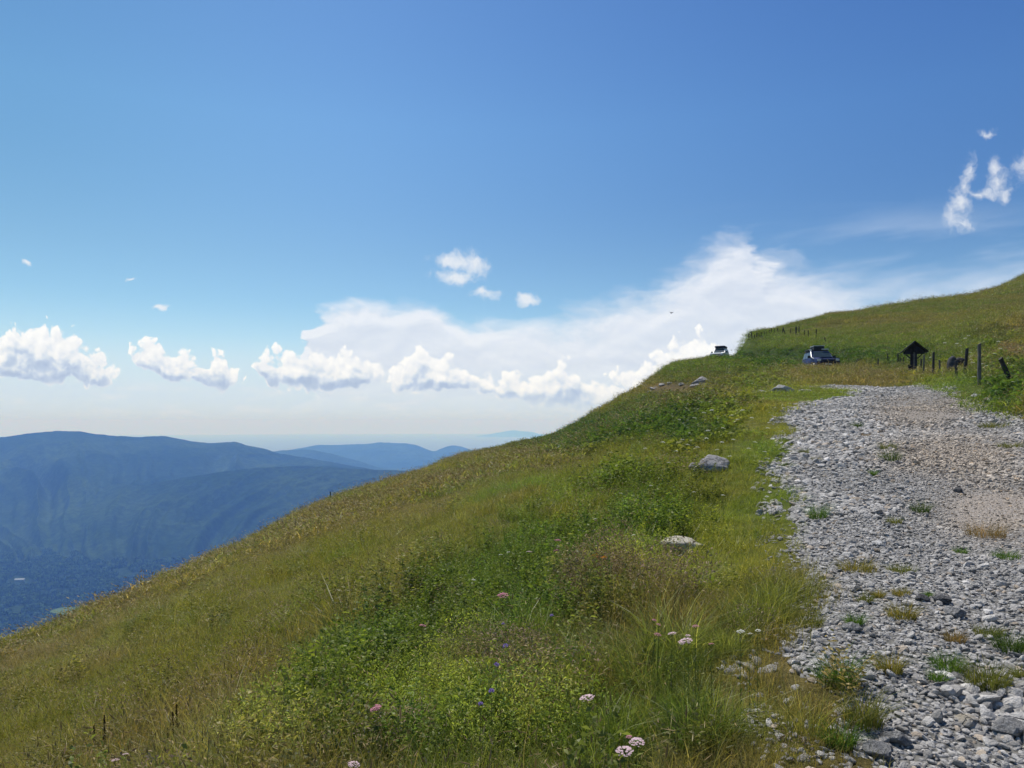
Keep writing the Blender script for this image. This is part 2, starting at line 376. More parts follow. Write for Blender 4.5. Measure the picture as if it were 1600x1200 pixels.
m, nt, out = mat('gravel_bed'); M_GRAVEL = m
co = objco(nt)
d1, c1 = nt.voro(co, 26, 'F1'); d2, c2 = nt.voro(co, 55, 'F1')
nd, _ = nt.noise(co, .55, 4, .6, dim='3D'); nf, _ = nt.noise(co, 30, 5, .7, dim='3D')
stone = nt.mix(nt.sep(c1)[0], (.20, .20, .21), (.42, .41, .40))
stone = nt.mix(nt.smooth(d1, .30, .62), stone, (.13, .125, .115))
at = nt.new('ShaderNodeAttribute', attribute_name='dirt')
stone = nt.mix(nt.math('MULTIPLY', at.outputs['Fac'], nt.smooth(nf, .3, .6)), stone, (.33, .28, .235))
hh = nt.math('ADD', nt.math('SUBTRACT', .6, d1), nt.math('MULTIPLY', nt.math('SUBTRACT', .6, d2), .4))
principled(nt, out, stone, .9, .2, bump_h=hh, bump_s=.9, bump_d=.03)

def forest_mat(name, ca, cb, clearing, cs, b1, bd, field=False):
    m, nt, out = mat(name); co = objco(nt)
    big, _ = nt.noise(co, cs, 6, .6, dim='3D'); fine, _ = nt.noise(co, b1, 5, .75, dim='3D')
    c = nt.mix(nt.smooth(big, .35, .65), ca, cb)
    c = nt.mix(nt.smooth(fine, .35, .7), nt.mix(1, c, (.5, .52, .56), 'MULTIPLY'), nt.mix(1, c, (1.6, 1.6, 1.45), 'MULTIPLY'))
    cn, _ = nt.noise(co, cs * 3.1, 5, .6, dim='3D')
    c = nt.mix(nt.smooth(cn, .70, .76), c, clearing)
    if field:
        at = nt.new('ShaderNodeAttribute', attribute_name='field')
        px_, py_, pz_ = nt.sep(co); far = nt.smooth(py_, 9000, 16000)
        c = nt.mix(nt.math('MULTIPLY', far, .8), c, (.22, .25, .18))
        c = nt.mix(nt.smooth(nt.math('ADD', at.outputs['Fac'], nt.math('MULTIPLY', nt.math('SUBTRACT', fine, .5), .5)), .45, .6), c, (.10, .15, .05))
    principled(nt, out, c, 1.0, .0, bump_h=fine, bump_s=1.0, bump_d=bd); return m
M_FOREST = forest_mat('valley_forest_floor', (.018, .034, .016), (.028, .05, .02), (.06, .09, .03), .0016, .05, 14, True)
M_RANGE = forest_mat('wooded_slope', (.014, .030, .014), (.036, .060, .024), (.06, .085, .035), .0013, .03, 12)

# ------------------------------------------------------------------ mesh helpers
def raw_mesh(name, co, faces, attrs=None, smooth=True):
    me = bpy.data.meshes.new(name); co = np.asarray(co, np.float32)
    q = np.asarray(faces, np.int32)
    me.vertices.add(len(co)); me.vertices.foreach_set('co', co.ravel())
    k = q.shape[1]; me.loops.add(q.size); me.loops.foreach_set('vertex_index', q.ravel())
    me.polygons.add(len(q)); me.polygons.foreach_set('loop_start', np.arange(0, q.size, k, dtype=np.int32))
    me.polygons.foreach_set('use_smooth', np.full(len(q), smooth))
    me.update(calc_edges=True)
    for nm, (typ, arr) in (attrs or {}).items():
        a = me.attributes.new(nm, typ, 'POINT'); arr = np.asarray(arr, np.float32)
        key = {'FLOAT': 'value', 'FLOAT_VECTOR': 'vector', 'FLOAT_COLOR': 'color'}[typ]
        if typ == 'FLOAT_COLOR' and arr.shape[1] == 3: arr = np.c_[arr, np.ones(len(arr), np.float32)]
        a.data.foreach_set(key, arr.ravel())
    return me
def link(name, me, m=None, parent=None, loc=None, rot=None):
    o = bpy.data.objects.new(name, me); ROOT.objects.link(o)
    if m is not None and me is not None:
        for q in (m if isinstance(m, (list, tuple)) else [m]): me.materials.append(q)
    if parent is not None: o.parent = parent
    if loc is not None: o.location = loc
    if rot is not None: o.rotation_euler = rot
    return o
def tag(o, label=None, cat=None, group=None, kind=None):
    for k, v in (('label', label), ('category', cat), ('group', group), ('kind', kind)):
        if v: o[k] = v
    return o
def gridfaces(nr, nc, off=0):
    i = np.arange(nr - 1)[:, None] * nc + np.arange(nc - 1)[None, :] + off
    return np.stack([i, i + 1, i + nc + 1, i + nc], -1).reshape(-1, 4)

# ------------------------------------------------------------------ cover zones on the hillside (plant colours; the dark weed tone also holds shade)
def ell(u, v, cu, cv, ru, rv, soft=.35):
    d = np.sqrt(((u - cu) / ru) ** 2 + ((v - cv) / rv) ** 2); return 1 - sst(d, 1 - soft, 1 + soft)
C_OLIVE = np.array([.185, .182, .036]); C_BROWN = np.array([.215, .170, .068]); C_GREEN = np.array([.125, .185, .030])
C_DARK = np.array([.055, .105, .024]); C_YELL = np.array([.235, .235, .042]); C_PALE = np.array([.29, .27, .11]); C_BRIGHT = np.array([.15, .26, .025])
def zones(x, y, z=None):
    if z is None: z = height0(x, y)
    u, v = to_uv(x, y, z)
    j = (fbm(x / 1.3, y / 1.3, 3, 77) - .5); R_ = np.hypot(x, y)
    k = np.clip(R_ / 14, .35, 4); jj = (fbm(x / k, y / k, 3, 78) - .5)
    uu = u + 330 * j * np.clip(6 / R_, .1, 1); vv = v + 130 * jj * np.clip(8 / R_, .1, 1)
    w = {}
    w['herb'] = np.clip(ell(uu, vv, 700, 1000, 170, 100) + ell(uu, vv, 870, 940, 110, 80) + ell(uu, vv, 610, 1110, 130, 90) + ell(uu, vv, 1010, 800, 110, 60) * .8 + ell(uu, vv, 880, 860, 70, 40) * .7, 0, 1)
    w['galium'] = np.clip(ell(uu, vv, 480, 1150, 70, 50) * .8 + ell(uu, vv, 740, 1120, 130, 70) + ell(uu, vv, 1090, 890, 40, 30), 0, 1)
    w['tussock'] = np.clip(ell(uu, vv, 1090, 1090, 110, 90) + ell(uu, vv, 900, 1150, 90, 60) + ell(uu, vv, 860, 1030, 60, 60) + ell(uu, vv, 520, 1030, 70, 40) * .8 + ell(uu, vv, 1180, 960, 50, 60) * .7, 0, 1)
    w['panicle'] = np.clip(ell(uu, vv, 975, 925, 75, 36) * .8 + ell(uu, vv, 810, 1085, 32, 24) * .8, 0, 1)
    # rank dark weeds, tint deepened for the shade among them: the hollow under the shoulder and the foot of the bank
    dk = ell(uu, vv, 960, 672, 150, 26) + ell(uu, vv, 1060, 640, 90, 30) * .8 + ell(uu, vv, 1120, 590, 100, 20) * .5 + ell(uu, vv, 850, 700, 120, 14) * .6
    dk = dk + ell(uu, vv, 1240, 558, 120, 14) + ell(uu, vv, 1400, 560, 120, 18) * .6 + ell(uu, vv, 1590, 600, 60, 40) * .8 + ell(uu, vv, 1560, 530, 50, 26) * .5 + ell(uu, vv, 300, 880, 70, 12) * .0
    w['dark'] = np.clip(dk, 0, 1)
    w['verge'] = np.clip(ell(uu, vv, 1180, 850, 90, 260) + ell(uu, vv, 1200, 1050, 90, 150) + ell(uu, vv, 1260, 620, 90, 20) + ell(uu, vv, 1500, 620, 120, 25) + ell(uu, vv, 1100, 760, 90, 60) * .7, 0, 1)
    w['track'] = np.clip(ell(uu, vv, 1345, 588, 34, 18) + ell(uu, vv, 1395, 592, 26, 12) + ell(uu, vv, 1300, 600, 90, 7) * .6, 0, 1)
    w['bare'] = np.clip(ell(uu, vv, 1590, 545, 26, 16) + ell(uu, vv, 1550, 590, 16, 8) * .8 + ell(uu, vv, 1050, 605, 55, 9, .6) * .8, 0, 1)
    # base mix of the hay meadow
    n1 = fbm(x / 6, y / 6, 4, 41); n2 = fbm(x / 2.1 + 5, y / 2.1, 3, 43); n3 = fbm(x / 17, y / 17, 3, 47)
    t = C_OLIVE * np.ones(x.shape + (1,))
    def lay(c, a): 
        nonlocal t; t = t * (1 - a[..., None]) + c * a[..., None]
    lay(C_BROWN, sst(n1 * .6 + n3 * .4, .40, .54) * .85)
    lay(C_GREEN, sst(n2 * .6 + n1 * .4, .55, .66) * .6)
    lay(C_PALE, sst(fbm(x / 1.1, y / 1.1, 2, 51), .62, .75) * .35)
    lay(C_GREEN * .9, sst(y, 40, 70) * sst(x, 12, 26) * (.25 + .5 * sst(n1, .42, .56)))
    lay(C_GREEN * 1.1, ell(uu, vv, 1000, 800, 260, 130, .6) * (.12 + .6 * sst(n2, .42, .58)))
    lay(C_BRIGHT, ell(uu, vv, 900, 765, 70, 22) * .7)
    lay(C_GREEN, ell(uu, vv, 1100, 565, 160, 22) * .7 + ell(uu, vv, 1330, 545, 260, 30) * .65)
    lay(C_YELL, w['verge'] * (.35 + .5 * sst(n2, .4, .6))); lay(C_GREEN * 1.15, w['verge'] * .7 * sst(n1, .44, .56))
    lay(C_YELL * .8, ell(uu, vv, 1010, 740, 190, 50) * .5)
    lay(C_GREEN, np.clip(ell(uu, vv, 1540, 620, 90, 45), 0, 1) * .8)
    lay(C_GREEN * .9, w['herb'] * .85); lay(np.array([.20, .235, .05]), w['galium'] * .75); lay(C_GREEN, w['tussock'] * .7)
    lay(np.array([.22, .16, .09]), w['panicle'] * .8); lay(C_DARK, w['dark'] * .85)
    lay(np.array([.20, .165, .07]), w['track'] * .8); lay(np.array([.20, .13, .07]), w['bare'] * .8)
    return t, w, u, v

# ------------------------------------------------------------------ hillside and road, one polar sheet cut in two
th = np.concatenate([np.arange(-180, -46, 3.0), np.arange(-46, 46, .2), np.arange(46, 180.1, 3.0)])
th = np.radians(th); rr = np.exp(np.linspace(math.log(.25), math.log(300), 430))
TH, RR = np.meshgrid(th, rr); GX = RR * np.sin(TH); GY = RR * np.cos(TH)
GZ = height(GX, GY); HMAX = float(GZ.max())
nr, nc = GX.shape
tintg, _, _, _ = zones(GX.ravel(), GY.ravel(), GZ.ravel())
fc = gridfaces(nr, nc)
cx = GX.ravel()[fc].mean(1); cyy = GY.ravel()[fc].mean(1)
isroad = np.zeros(len(fc), bool); near = (np.hypot(cx, cyy) < 60)
isroad[near] = road_d(cx[near], cyy[near]) > 0
co = np.c_[GX.ravel(), GY.ravel(), GZ.ravel()]
def submesh(name, co, faces, **attrs):
    used, inv = np.unique(faces, return_inverse=True)
    return raw_mesh(name, co[used], inv.reshape(faces.shape), {k: (t, a[used]) for k, (t, a) in attrs.items()})
tip = np.array([[0, 0, float(height(np.array([0.]), np.array([0.]))[0])]])
fan = np.array([[len(co), j + 1, j, j] for j in range(nc - 1)])
hill = link('hillside', submesh('hillside', co, fc[~isroad][:, ::-1], tint=('FLOAT_COLOR', tintg * .6)), M_SOIL); tag(hill, kind='structure')
U_, V_ = to_uv(co[:, 0], co[:, 1], co[:, 2])
dirt = np.clip(ell(U_, V_, 1400, 708, 60, 6, .6) + ell(U_, V_, 1510, 712, 60, 14, .6) + ell(U_, V_, 1560, 790, 70, 18, .6) + ell(U_, V_, 1540, 815, 50, 12, .6) + ell(U_, V_, 1440, 660, 90, 20, .7) * .5 + ell(U_, V_, 1370, 780, 20, 5, .5) + worn_zone(U_, V_) * .35, 0, 1)
road = link('gravel_road', submesh('gravel_road', co, fc[isroad][:, ::-1], dirt=('FLOAT', dirt)), M_GRAVEL); tag(road, kind='structure')

# ------------------------------------------------------------------ valley, ranges
VZ = -620.0
tv = np.radians(np.concatenate([np.arange(-180, -50, 4.0), np.arange(-50, 50, .16), np.arange(50, 180.1, 4.0)]))
rv = np.exp(np.linspace(math.log(296), math.log(60000), 420))
TV, RV = np.meshgrid(tv, rv); VX = RV * np.sin(TV); VY = RV * np.cos(TV)
h0 = height(300 * np.sin(tv), 300 * np.cos(tv)) - .6
fall = h0[None, :] - .36 * (RV - 296) 
flat = VZ + (fbm(VX / 700, VY / 700, 4, 61) - .5) * 130 * sst(RV, 600, 1500) * (1 - sst(RV, 6000, 12000) * .7)
kk = 60.0; mx = np.maximum(fall, flat); VZg = mx + kk * np.log1p(np.exp(-np.abs(fall - flat) / kk)) * sst(RV, 300, 700)
VZg = VZg - (RV ** 2) / (2 * 6.371e6)
vu, vv_ = to_uv(VX.ravel(), VY.ravel(), VZg.ravel())
field = np.clip(ell(vu, vv_, 118, 958, 42, 10, .3) + ell(vu, vv_, 30, 960, 16, 3) * .7 + ell(vu, vv_, 270, 892, 16, 3) * .7 + ell(vu, vv_, 110, 908, 12, 3) * .7, 0, 1) * (VY.ravel() > 300)
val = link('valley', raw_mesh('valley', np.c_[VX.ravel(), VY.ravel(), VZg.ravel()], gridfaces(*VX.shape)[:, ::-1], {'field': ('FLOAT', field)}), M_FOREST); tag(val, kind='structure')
def zvalley(x, y):
    r = np.hypot(x, y); a = np.arctan2(x, y); h = np.interp(a, tv, h0) - .36 * (r - 296)
    f_ = VZ + (fbm(x / 700, y / 700, 4, 61) - .5) * 130 * sst(r, 600, 1500); return np.maximum(h, f_) + kk * np.log1p(np.exp(-np.abs(h - f_) / kk)) - r * r / (2 * 6.371e6)
def mountain_range(name, prof, R0, sf, base, spur, seed, n=900, nrow=200, pw=1.0, m=None, wob=.06, kx=90., crest=2.0):
    pu_ = np.array([p[0] for p in prof], float); pv_ = np.array([p[1] for p in prof], float)
    uu = np.linspace(pu_[0], pu_[-1], n); 
    vv = np.interp(uu, pu_, pv_); ker = np.hanning(15); ker /= ker.sum(); vv = np.convolve(np.pad(vv, 7, 'edge'), ker, 'valid')
    vv = vv + (fbm(uu / 16, uu * 0 + seed, 4, seed) - .5) * crest
    s1 = np.linspace(sf, 1, int(nrow * .8)); s2 = np.linspace(1, 1.35, nrow - len(s1) + 1)[1:]; s = np.concatenate([s1, s2])
    S, UU = np.meshgrid(s, uu, indexing='ij'); wobv = 1 + wob * (fbm(UU / 260, UU * 0 + 3, 3, seed + 5) - .5) * 2
    Yd = R0 * S * wobv; Xd = (UU - 800) / F * Yd
    zc = (HZ - np.interp(UU, uu, vv)) / F * R0 * wobv
    t = np.clip((S - sf) / (1 - sf), 0, 1); f_ = t ** pw
    wx = (UU - 160) * (1 + 1.5 * (1 - t)) + 110 * (fbm(Xd / 900, Yd / 900, 3, seed + 9) - .5)
    rid = 1 - np.abs(2 * fbm(wx / kx, S * 3.0, 3, seed + 2, .35) - 1)
    rid2 = 1 - np.abs(2 * fbm(Xd / 620, Yd / 620, 4, seed + 3, .5) - 1)
    env = np.sin(np.pi * np.clip(t, 0, 1) ** .8) ** .8
    z = base + (zc - base) * f_ + spur * env * ((rid - .72) * 1.7 + (rid2 - .7) * .9)
    tb = np.clip((S - 1) / .35, 0, 1); z = np.where(S > 1, zc - (zc - base) * tb ** 1.1, z)
    o = link(name, raw_mesh(name, np.c_[Xd.ravel(), Yd.ravel(), z.ravel()], gridfaces(*S.shape)[:, ::-1]), m or M_RANGE)
    return tag(o, kind='structure')
mountain_range('wooded_mountain_range', [(-420,700),(-200,694),(-80,690),(0,684),(40,678),(90,673),(125,674),(150,679),(185,681),(220,683),(238,681),(262,682),(300,689),(335,693),(352,691),(368,690),(385,695),(410,700),(435,708),(470,714),(520,722),(570,731),(640,745),(800,790)], 5800, .60, -640, 120, 101)
mountain_range('wooded_foothill_ridge', [(-420,860),(-200,830),(0,802),(80,786),(148,764),(185,756),(222,758),(278,748),(340,738),(400,731),(470,728),(530,731),(580,734),(620,735),(650,737),(700,748),(900,780)], 4300, .74, -650, 80, 201, wob=.03, kx=70, crest=1.5)
mountain_range('middle_hills', [(380,712),(436,704),(470,702),(490,703),(520,709),(560,720),(600,733),(700,750)], 8600, .8, -700, 70, 301, n=400, nrow=90, wob=.02)
mountain_range('far_hills', [(400,722),(450,704),(480,698),(500,695),(540,695),(575,693),(600,691),(630,692),(652,695),(668,702),(678,706),(690,700),(706,696),(722,698),(748,706),(790,713),(860,722),(1000,740)], 12000, .8, -800, 90, 401, n=500, nrow=90, wob=.02)
mountain_range('distant_hills', [(560,700),(600,690),(660,689),(705,690),(730,684),(770,678),(800,672),(830,675),(870,684),(960,700)], 40000, .88, -1000, 60, 501, n=300, nrow=60, wob=.02)

# ------------------------------------------------------------------ haze
hz = bpy.data.meshes.new('haze'); bm = bmesh.new(); bmesh.ops.create_cube(bm, size=1); bm.to_mesh(hz); bm.free()
HT = max(HMAX, 30) + 4; HB = -1900.0
m, nt, out = mat('haze'); pv2 = nt.new('ShaderNodeVolumePrincipled')
pv2.inputs['Color'].default_value = (.18, .39, 1.0, 1); pv2.inputs['Absorption Color'].default_value = (1, 1, 1, 1)
pv2.inputs['Density'].default_value = 1.32e-4; pv2.inputs['Anisotropy'].default_value = 0.0
nt.l.new(pv2.outputs[0], out.inputs['Volume'])
ho = link('haze', hz, m, loc=(0, 0, (HT + HB) / 2)); ho.scale = (110000, 110000, HT - HB); tag(ho, kind='stuff')
m.cycles.homogeneous_volume = True

# ------------------------------------------------------------------ materials of the things
def rock_mat(name, a, b, dark=(.05, .05, .05), scale=3.0, lichen=None, crack=.35):
    m, nt, out = mat(name); co = objco(nt)
    n, _ = nt.noise(co, scale, 8, .65, dim='3D'); f_, _ = nt.noise(co, scale * 9, 5, .7, dim='3D')
    ww = nt.vec('ADD', co, nt.vec('SCALE', nt.noise(co, scale * 1.5, 4, .6, dim='3D')[1], scale=.35))
    vd, _ = nt.voro(nt.vec('MULTIPLY', ww, (1, 1, 2.4)), scale * 1.4, 'DISTANCE_TO_EDGE')
    c = nt.mix(nt.smooth(n, .35, .65), a, b); c = nt.mix(nt.smooth(f_, .35, .7), nt.mix(1, c, (.7, .7, .7), 'MULTIPLY'), c)
    cr = nt.smooth(vd, .05, .0); c = nt.mix(nt.math('MULTIPLY', cr, crack), c, dark)
    if lichen: c = nt.mix(nt.smooth(nt.noise(co, scale * 2.2, 5, .7, dim='3D')[0], .58, .66), c, lichen)
    h = nt.math('ADD', nt.math('MULTIPLY', n, .6), nt.math('SUBTRACT', nt.math('MULTIPLY', f_, .3), nt.math('MULTIPLY', cr, .5)))
    principled(nt, out, c, .9, .2, bump_h=h, bump_s=.9, bump_d=.04); return m
M_ROCK = rock_mat('grey_limestone', (.26, .25, .25), (.44, .42, .41)); M_ROCKW = rock_mat('pale_limestone', (.46, .45, .44), (.62, .61, .59), crack=.15)
M_ROCKL = rock_mat('lichen_stone', (.40, .36, .28), (.56, .52, .44), lichen=(.34, .28, .14)); M_ROCKT = rock_mat('tan_stone', (.42, .36, .27), (.30, .29, .28), crack=.2)
M_ROCKD = rock_mat('dark_rock', (.06, .06, .065), (.12, .12, .125))
M_STONE = rock_mat('road_stone', (.20, .20, .205), (.32, .315, .31), scale=9, crack=.2)
def wood_mat(name, a, b):
    m, nt, out = mat(name); co = objco(nt)
    n, _ = nt.noise(nt.vec('MULTIPLY', co, (9, 9, 1.1)), 3.0, 7, .65, dim='3D')
    k, _ = nt.noise(co, 4, 4, .6, dim='3D')
    c = nt.mix(nt.smooth(n, .3, .7), a, b); c = nt.mix(nt.smooth(k, .45, .7), c, nt.mix(1, c, (.6, .6, .6), 'MULTIPLY'))
    principled(nt, out, c, .85, .2, bump_h=n, bump_s=.7, bump_d=.02); return m
M_WOODG = wood_mat('weathered_grey_wood', (.09, .082, .07), (.21, .195, .17)); M_WOODD = wood_mat('dark_stained_wood', (.018, .016, .016), (.05, .045, .045))
M_WOODK = wood_mat('blackened_wood', (.03, .027, .024), (.075, .068, .06))

def fbm3(p, seed, oct=3):
    return (fbm(p[:, 0] + p[:, 2] * .71, p[:, 1] - p[:, 2] * .37, oct, seed) + fbm(p[:, 1] * .9 + 7, p[:, 2] * 1.1 + 3, oct, seed + 1) + fbm(p[:, 2] + 11, p[:, 0] * .8, oct, seed + 2)) / 3
def rock_mesh(name, size, seed, sub=4, facets=9, rough=.16, sink=.3):
    r = np.random.default_rng(seed); bm = bmesh.new(); bmesh.ops.create_icosphere(bm, subdivisions=sub, radius=1)
    me = bpy.data.meshes.new(name); bm.to_mesh(me); bm.free()
    v = np.zeros(len(me.vertices) * 3, np.float32); me.vertices.foreach_get('co', v); v = v.reshape(-1, 3).astype(float)
    for _ in range(facets):
        n = r.normal(size=3); n /= np.linalg.norm(n); d = r.uniform(.62, .92); p = v @ n; v -= np.outer(np.maximum(p - d, 0), n) * .93
    nrm = v / (np.linalg.norm(v, axis=1)[:, None] + 1e-9)
    v = v + nrm * ((fbm3(v * 1.8 + 20, seed) - .5) * rough * 2 + (fbm3(v * 6 + 20, seed + 4) - .5) * rough * .7)[:, None]
    v = v * np.array(size) * .5 * 1.08; me.vertices.foreach_set('co', v.astype(np.float32).ravel()); me.update()
    for p in me.polygons: p.use_smooth = sub > 3
    return me
RX = []   # circles kept free of grass
def rock(name, u, v, size, seed, m, label, cat='rock', group=None, rot=0, lift=.12, tilt=(0, 0), clear=.5, sub=4, **kw):
    x, y, z = hit(u, v); me = rock_mesh(name, size, seed, sub, **kw); n_ = link(name, me, m, loc=(x, y, z + size[2] * lift), rot=(tilt[0], tilt[1], rot))
    RX.append((x, y, size[0] * clear)); tag(n_, label, cat, group); return n_

rock('boulder', 1112, 734, (.62, .48, .42), 11, M_ROCK, 'rounded grey cracked boulder lying in the yellow-green grass left of the gravel road', 'rock', rot=.2, lift=.10, facets=14, rough=.24)
rock('boulder', 1086, 735, (.20, .22, .16), 17, M_ROCK, 'small grey lump of rock leaning on the left end of the cracked boulder', 'rock', rot=.2, lift=.3)
rock('boulder', 1068, 862, (.46, .38, .22), 12, M_ROCKL, 'flat-topped beige lichen-covered stone half buried in tall grass below the cracked boulder', 'rock', rot=-.15, lift=.2, facets=18, rough=.28)
rock('pale_rock', 1222, 613, (.98, .6, .46), 13, M_ROCKW, 'bright whitish rock at the upper left edge of the gravel', 'rock', lift=.18)
rock('pale_rock', 1192, 614, (.4, .3, .2), 18, M_ROCKW, 'small whitish stone in the grass just left of the bright whitish rock', 'rock', lift=.2)
rock('flat_slab', 1259, 612, (.55, .34, .14), 14, M_ROCKW, 'flat white slab lying right of the bright whitish rock', 'rock', lift=.3)
rock('flat_slab', 1127, 640, (.52, .36, .12), 15, M_ROCKW, 'thin pale slab lying alone on the meadow above the cracked boulder', 'rock', lift=.55)
rock('pale_rock', 1524, 624, (.44, .32, .24), 21, M_ROCKW, 'round whitish stone in green grass below the tall fence post', 'rock', lift=.3)
rock('pale_rock', 1545, 627, (.36, .25, .15), 22, M_ROCK, 'low greyish stone right of the round whitish stone by the road', 'rock', lift=.3)
rock('pale_rock', 1416, 588, (.62, .4, .26), 23, M_ROCKW, 'whitish stone at the left foot of the wooden shrine', 'rock', lift=.3)
rock('pale_rock', 1434, 584, (.5, .36, .30), 27, M_ROCKW, 'pale stone at the right foot of the wooden shrine', 'rock', lift=.3)
rock('flat_slab', 1472, 594, (.4, .3, .14), 24, M_ROCK, 'low grey stone in the grass between the road and the fence posts', 'rock', lift=.4)
rock('upright_rock', 1489, 585, (.5, .45, 1.15), 25, M_ROCKD, 'dark upright rock standing behind the fence posts', 'rock', lift=.25, clear=.4, facets=14)
rock('upright_rock', 1500, 577, (.55, .4, .34), 26, M_WOODK, 'dark gnarled stump between the upright rock and the tilted fence post', 'stump', lift=1.2, clear=.3)
k = 0
for (u, v, a, b, lab) in [(1096, 600, 1.5, 1.5, 'largest grey outcrop rock on the shoulder below the white car'), (1086, 606, 1.0, .8, 'grey outcrop rock just left of the largest one on the shoulder'), (1104, 605, .9, .8, 'grey outcrop rock at the right end of the outcrop under the shoulder'),
                     (1066, 602, .9, .6, 'single small grey rock between the two outcrops on the shoulder'), (1035, 603, 1.3, .6, 'low grey ledge, upper rock of the left outcrop'), (1022, 608, 1.5, .6, 'long grey ledge in the middle of the left outcrop'), (1046, 600, .9, .5, 'small grey ledge at the right end of the left outcrop'),
                     (1016, 613, 1.0, .5, 'lowest grey ledge at the left end of the left outcrop'), (1102, 612, 1.0, .8, 'grey boulder low in the slope under the outcrop'), (1128, 603, .9, .5, 'pale grey rock in the grass right of the outcrop'), (1145, 587, .9, .25, 'flat pale stone on the green shoulder under the white car'),
                     (1140, 583, .7, .22, 'thin pale stone above the flat pale stone on the green shoulder')]:
    rock('outcrop_rock', u, v, (a * .8, a * .5, b * .5), 40 + k, M_ROCK, lab, 'rock', 'grey rocks showing in the slope', rot=.3 * k, lift=.15, clear=.5, facets=18, rough=.3); k += 1
for i, (u, v, s_, mm, lab) in enumerate([(1513, 1132, .115, M_ROCKT, 'tan-topped angular stone standing up among the gravel near the bottom right'), (1368, 1178, .15, M_STONE, 'flat-topped grey stone near the lower left edge of the gravel'),
        (1403, 1160, .12, M_STONE, 'grey wedge-shaped stone above right of the flat-topped grey stone'), (1388, 1083, .085, M_STONE, 'brownish grey stone in the middle of the lower gravel'), (1474, 942, .13, M_ROCKD, 'dark round stone right of the small grass tufts in the gravel'),
        (1441, 938, .1, M_ROCKD, 'darkest stone in the gravel beside a sprig of green'), (1492, 962, .15, M_STONE, 'long pointed grey stone in the middle of the road'), (1374, 853, .14, M_ROCKW, 'pale triangular flat stone in the middle gravel'),
        (1498, 769, .16, M_ROCKD, 'dark stone beside the tyre track in the middle of the road'), (1332, 985, .12, M_STONE, 'brown-grey stone at the left side of the gravel above the big grass tuft'), (1575, 1145, .16, M_STONE, 'large dark grey stone at the lower right corner of the road')]):
    rock('loose_stone', u, v, (s_, s_ * .75, s_ * .5), 70 + i, mm, lab, 'stone', 'larger stones lying in the gravel', rot=i * 1.3, lift=.3, clear=.0, facets=16, rough=.08, sub=3)

# ------------------------------------------------------------------ posts
def post_mesh(name, h, r, seed, square=False, chamfer=True):
    R_ = random.Random(seed); bm = bmesh.new(); n = 10; rings = 8; prev = None
    for k_ in range(rings + 1):
        t = k_ / rings; z = -.25 + (h + .25) * t; rr_ = r * (1.08 - .16 * t) * (1 + R_.uniform(-.06, .06)); ox = R_.uniform(-.1, .1) * r; oy = R_.uniform(-.1, .1) * r
        ring = []
        for i in range(n):
            a = 2 * math.pi * i / n; q = rr_ * (1 + .09 * math.sin(3 * a + seed) + R_.uniform(-.03, .03))
            zz = z + (q * math.cos(a) * .35 if k_ == rings else 0)
            ring.append(bm.verts.new((ox + q * math.cos(a), oy + q * math.sin(a), zz)))
        if prev:
            for i in range(n): bm.faces.new((prev[i], prev[(i + 1) % n], ring[(i + 1) % n], ring[i]))
        prev = ring
    bm.faces.new(prev); me = bpy.data.meshes.new(name); bm.to_mesh(me); bm.free(); return me
def post(u, vb, vt, w_px, label, lean=0.0, m=None, group=None, seed=0, ymax=135, name='fence_post', lean_y=0):
    x, y, z = hit(u, vb, ymax=ymax); h = (vb - vt) / F * y / max(.5, math.cos(lean)); r = w_px / F * y / 2
    o = link(name, post_mesh(name, h, r, seed + int(u)), m or M_WOODG, loc=(x, y, z), rot=(lean_y, lean, seed * 0.0)); tag(o, label, 'fence post', group); return o
G1 = 'wooden fence posts above the right side of the road'
post(1530, 601, 537, 5.4, 'tallest fence post, thick and grey, right of the upright rock', .0, group=G1)
post(1507, 592, 544, 5.0, 'thick dark fence post tilting slightly right beside the upright rock', .09, M_WOODK, G1)
post(1580, 599, 560, 7.0, 'stout broken fence post leaning far to the left', -.42, M_WOODK, G1)
post(1495, 592, 563, 3.8, 'short dark post in front of the upright rock', -.05, M_WOODK, G1)
post(1468, 588, 562, 2.6, 'short thin grey post between the black post and the upright rock', 0, group=G1)
post(1458, 590, 550, 3.6, 'straight black fence post standing alone right of the shrine', .02, M_WOODK, G1)
post(1443, 588, 554, 2.4, 'pale thin post just right of the shrine', .02, group=G1)
post(1439, 583, 561, 2.4, 'short dark post between the shrine and the pale thin post', .03, M_WOODK, G1)
post(1411, 571, 558, 2.4, 'small dark post close behind the left side of the shrine', .05, M_WOODK, G1)
post(1408, 568, 559, 2.4, 'stubby post touching the small dark post left of the shrine', -.15, M_WOODK, G1)
post(1403, 565, 552, 2.4, 'dark thin post left of the shrine roof', .0, M_WOODK, G1)
post(1387, 567, 552, 2.0, 'thin grey post halfway between shrine and the leaning trio', .0, M_WOODK, G1)
post(1372, 574, 560, 2.0, 'thin dark post in the green hollow left of the shrine, right of a leaning one', .0, M_WOODK, G1)
post(1361, 568, 558, 1.8, 'thin post leaning right in the hollow left of the shrine', .3, M_WOODK, G1)
post(1340, 569, 560, 1.8, 'small post on the green bank well right of the blue car', .05, M_WOODK, G1)
post(1326, 571, 560, 1.8, 'small dark post on the bank second to the right from the blue car', .0, M_WOODK, G1)
post(1311, 573, 559, 2.4, 'dark post standing at the right front of the blue car', .0, M_WOODK, G1)
G2 = 'row of fence posts along the top of the bank'
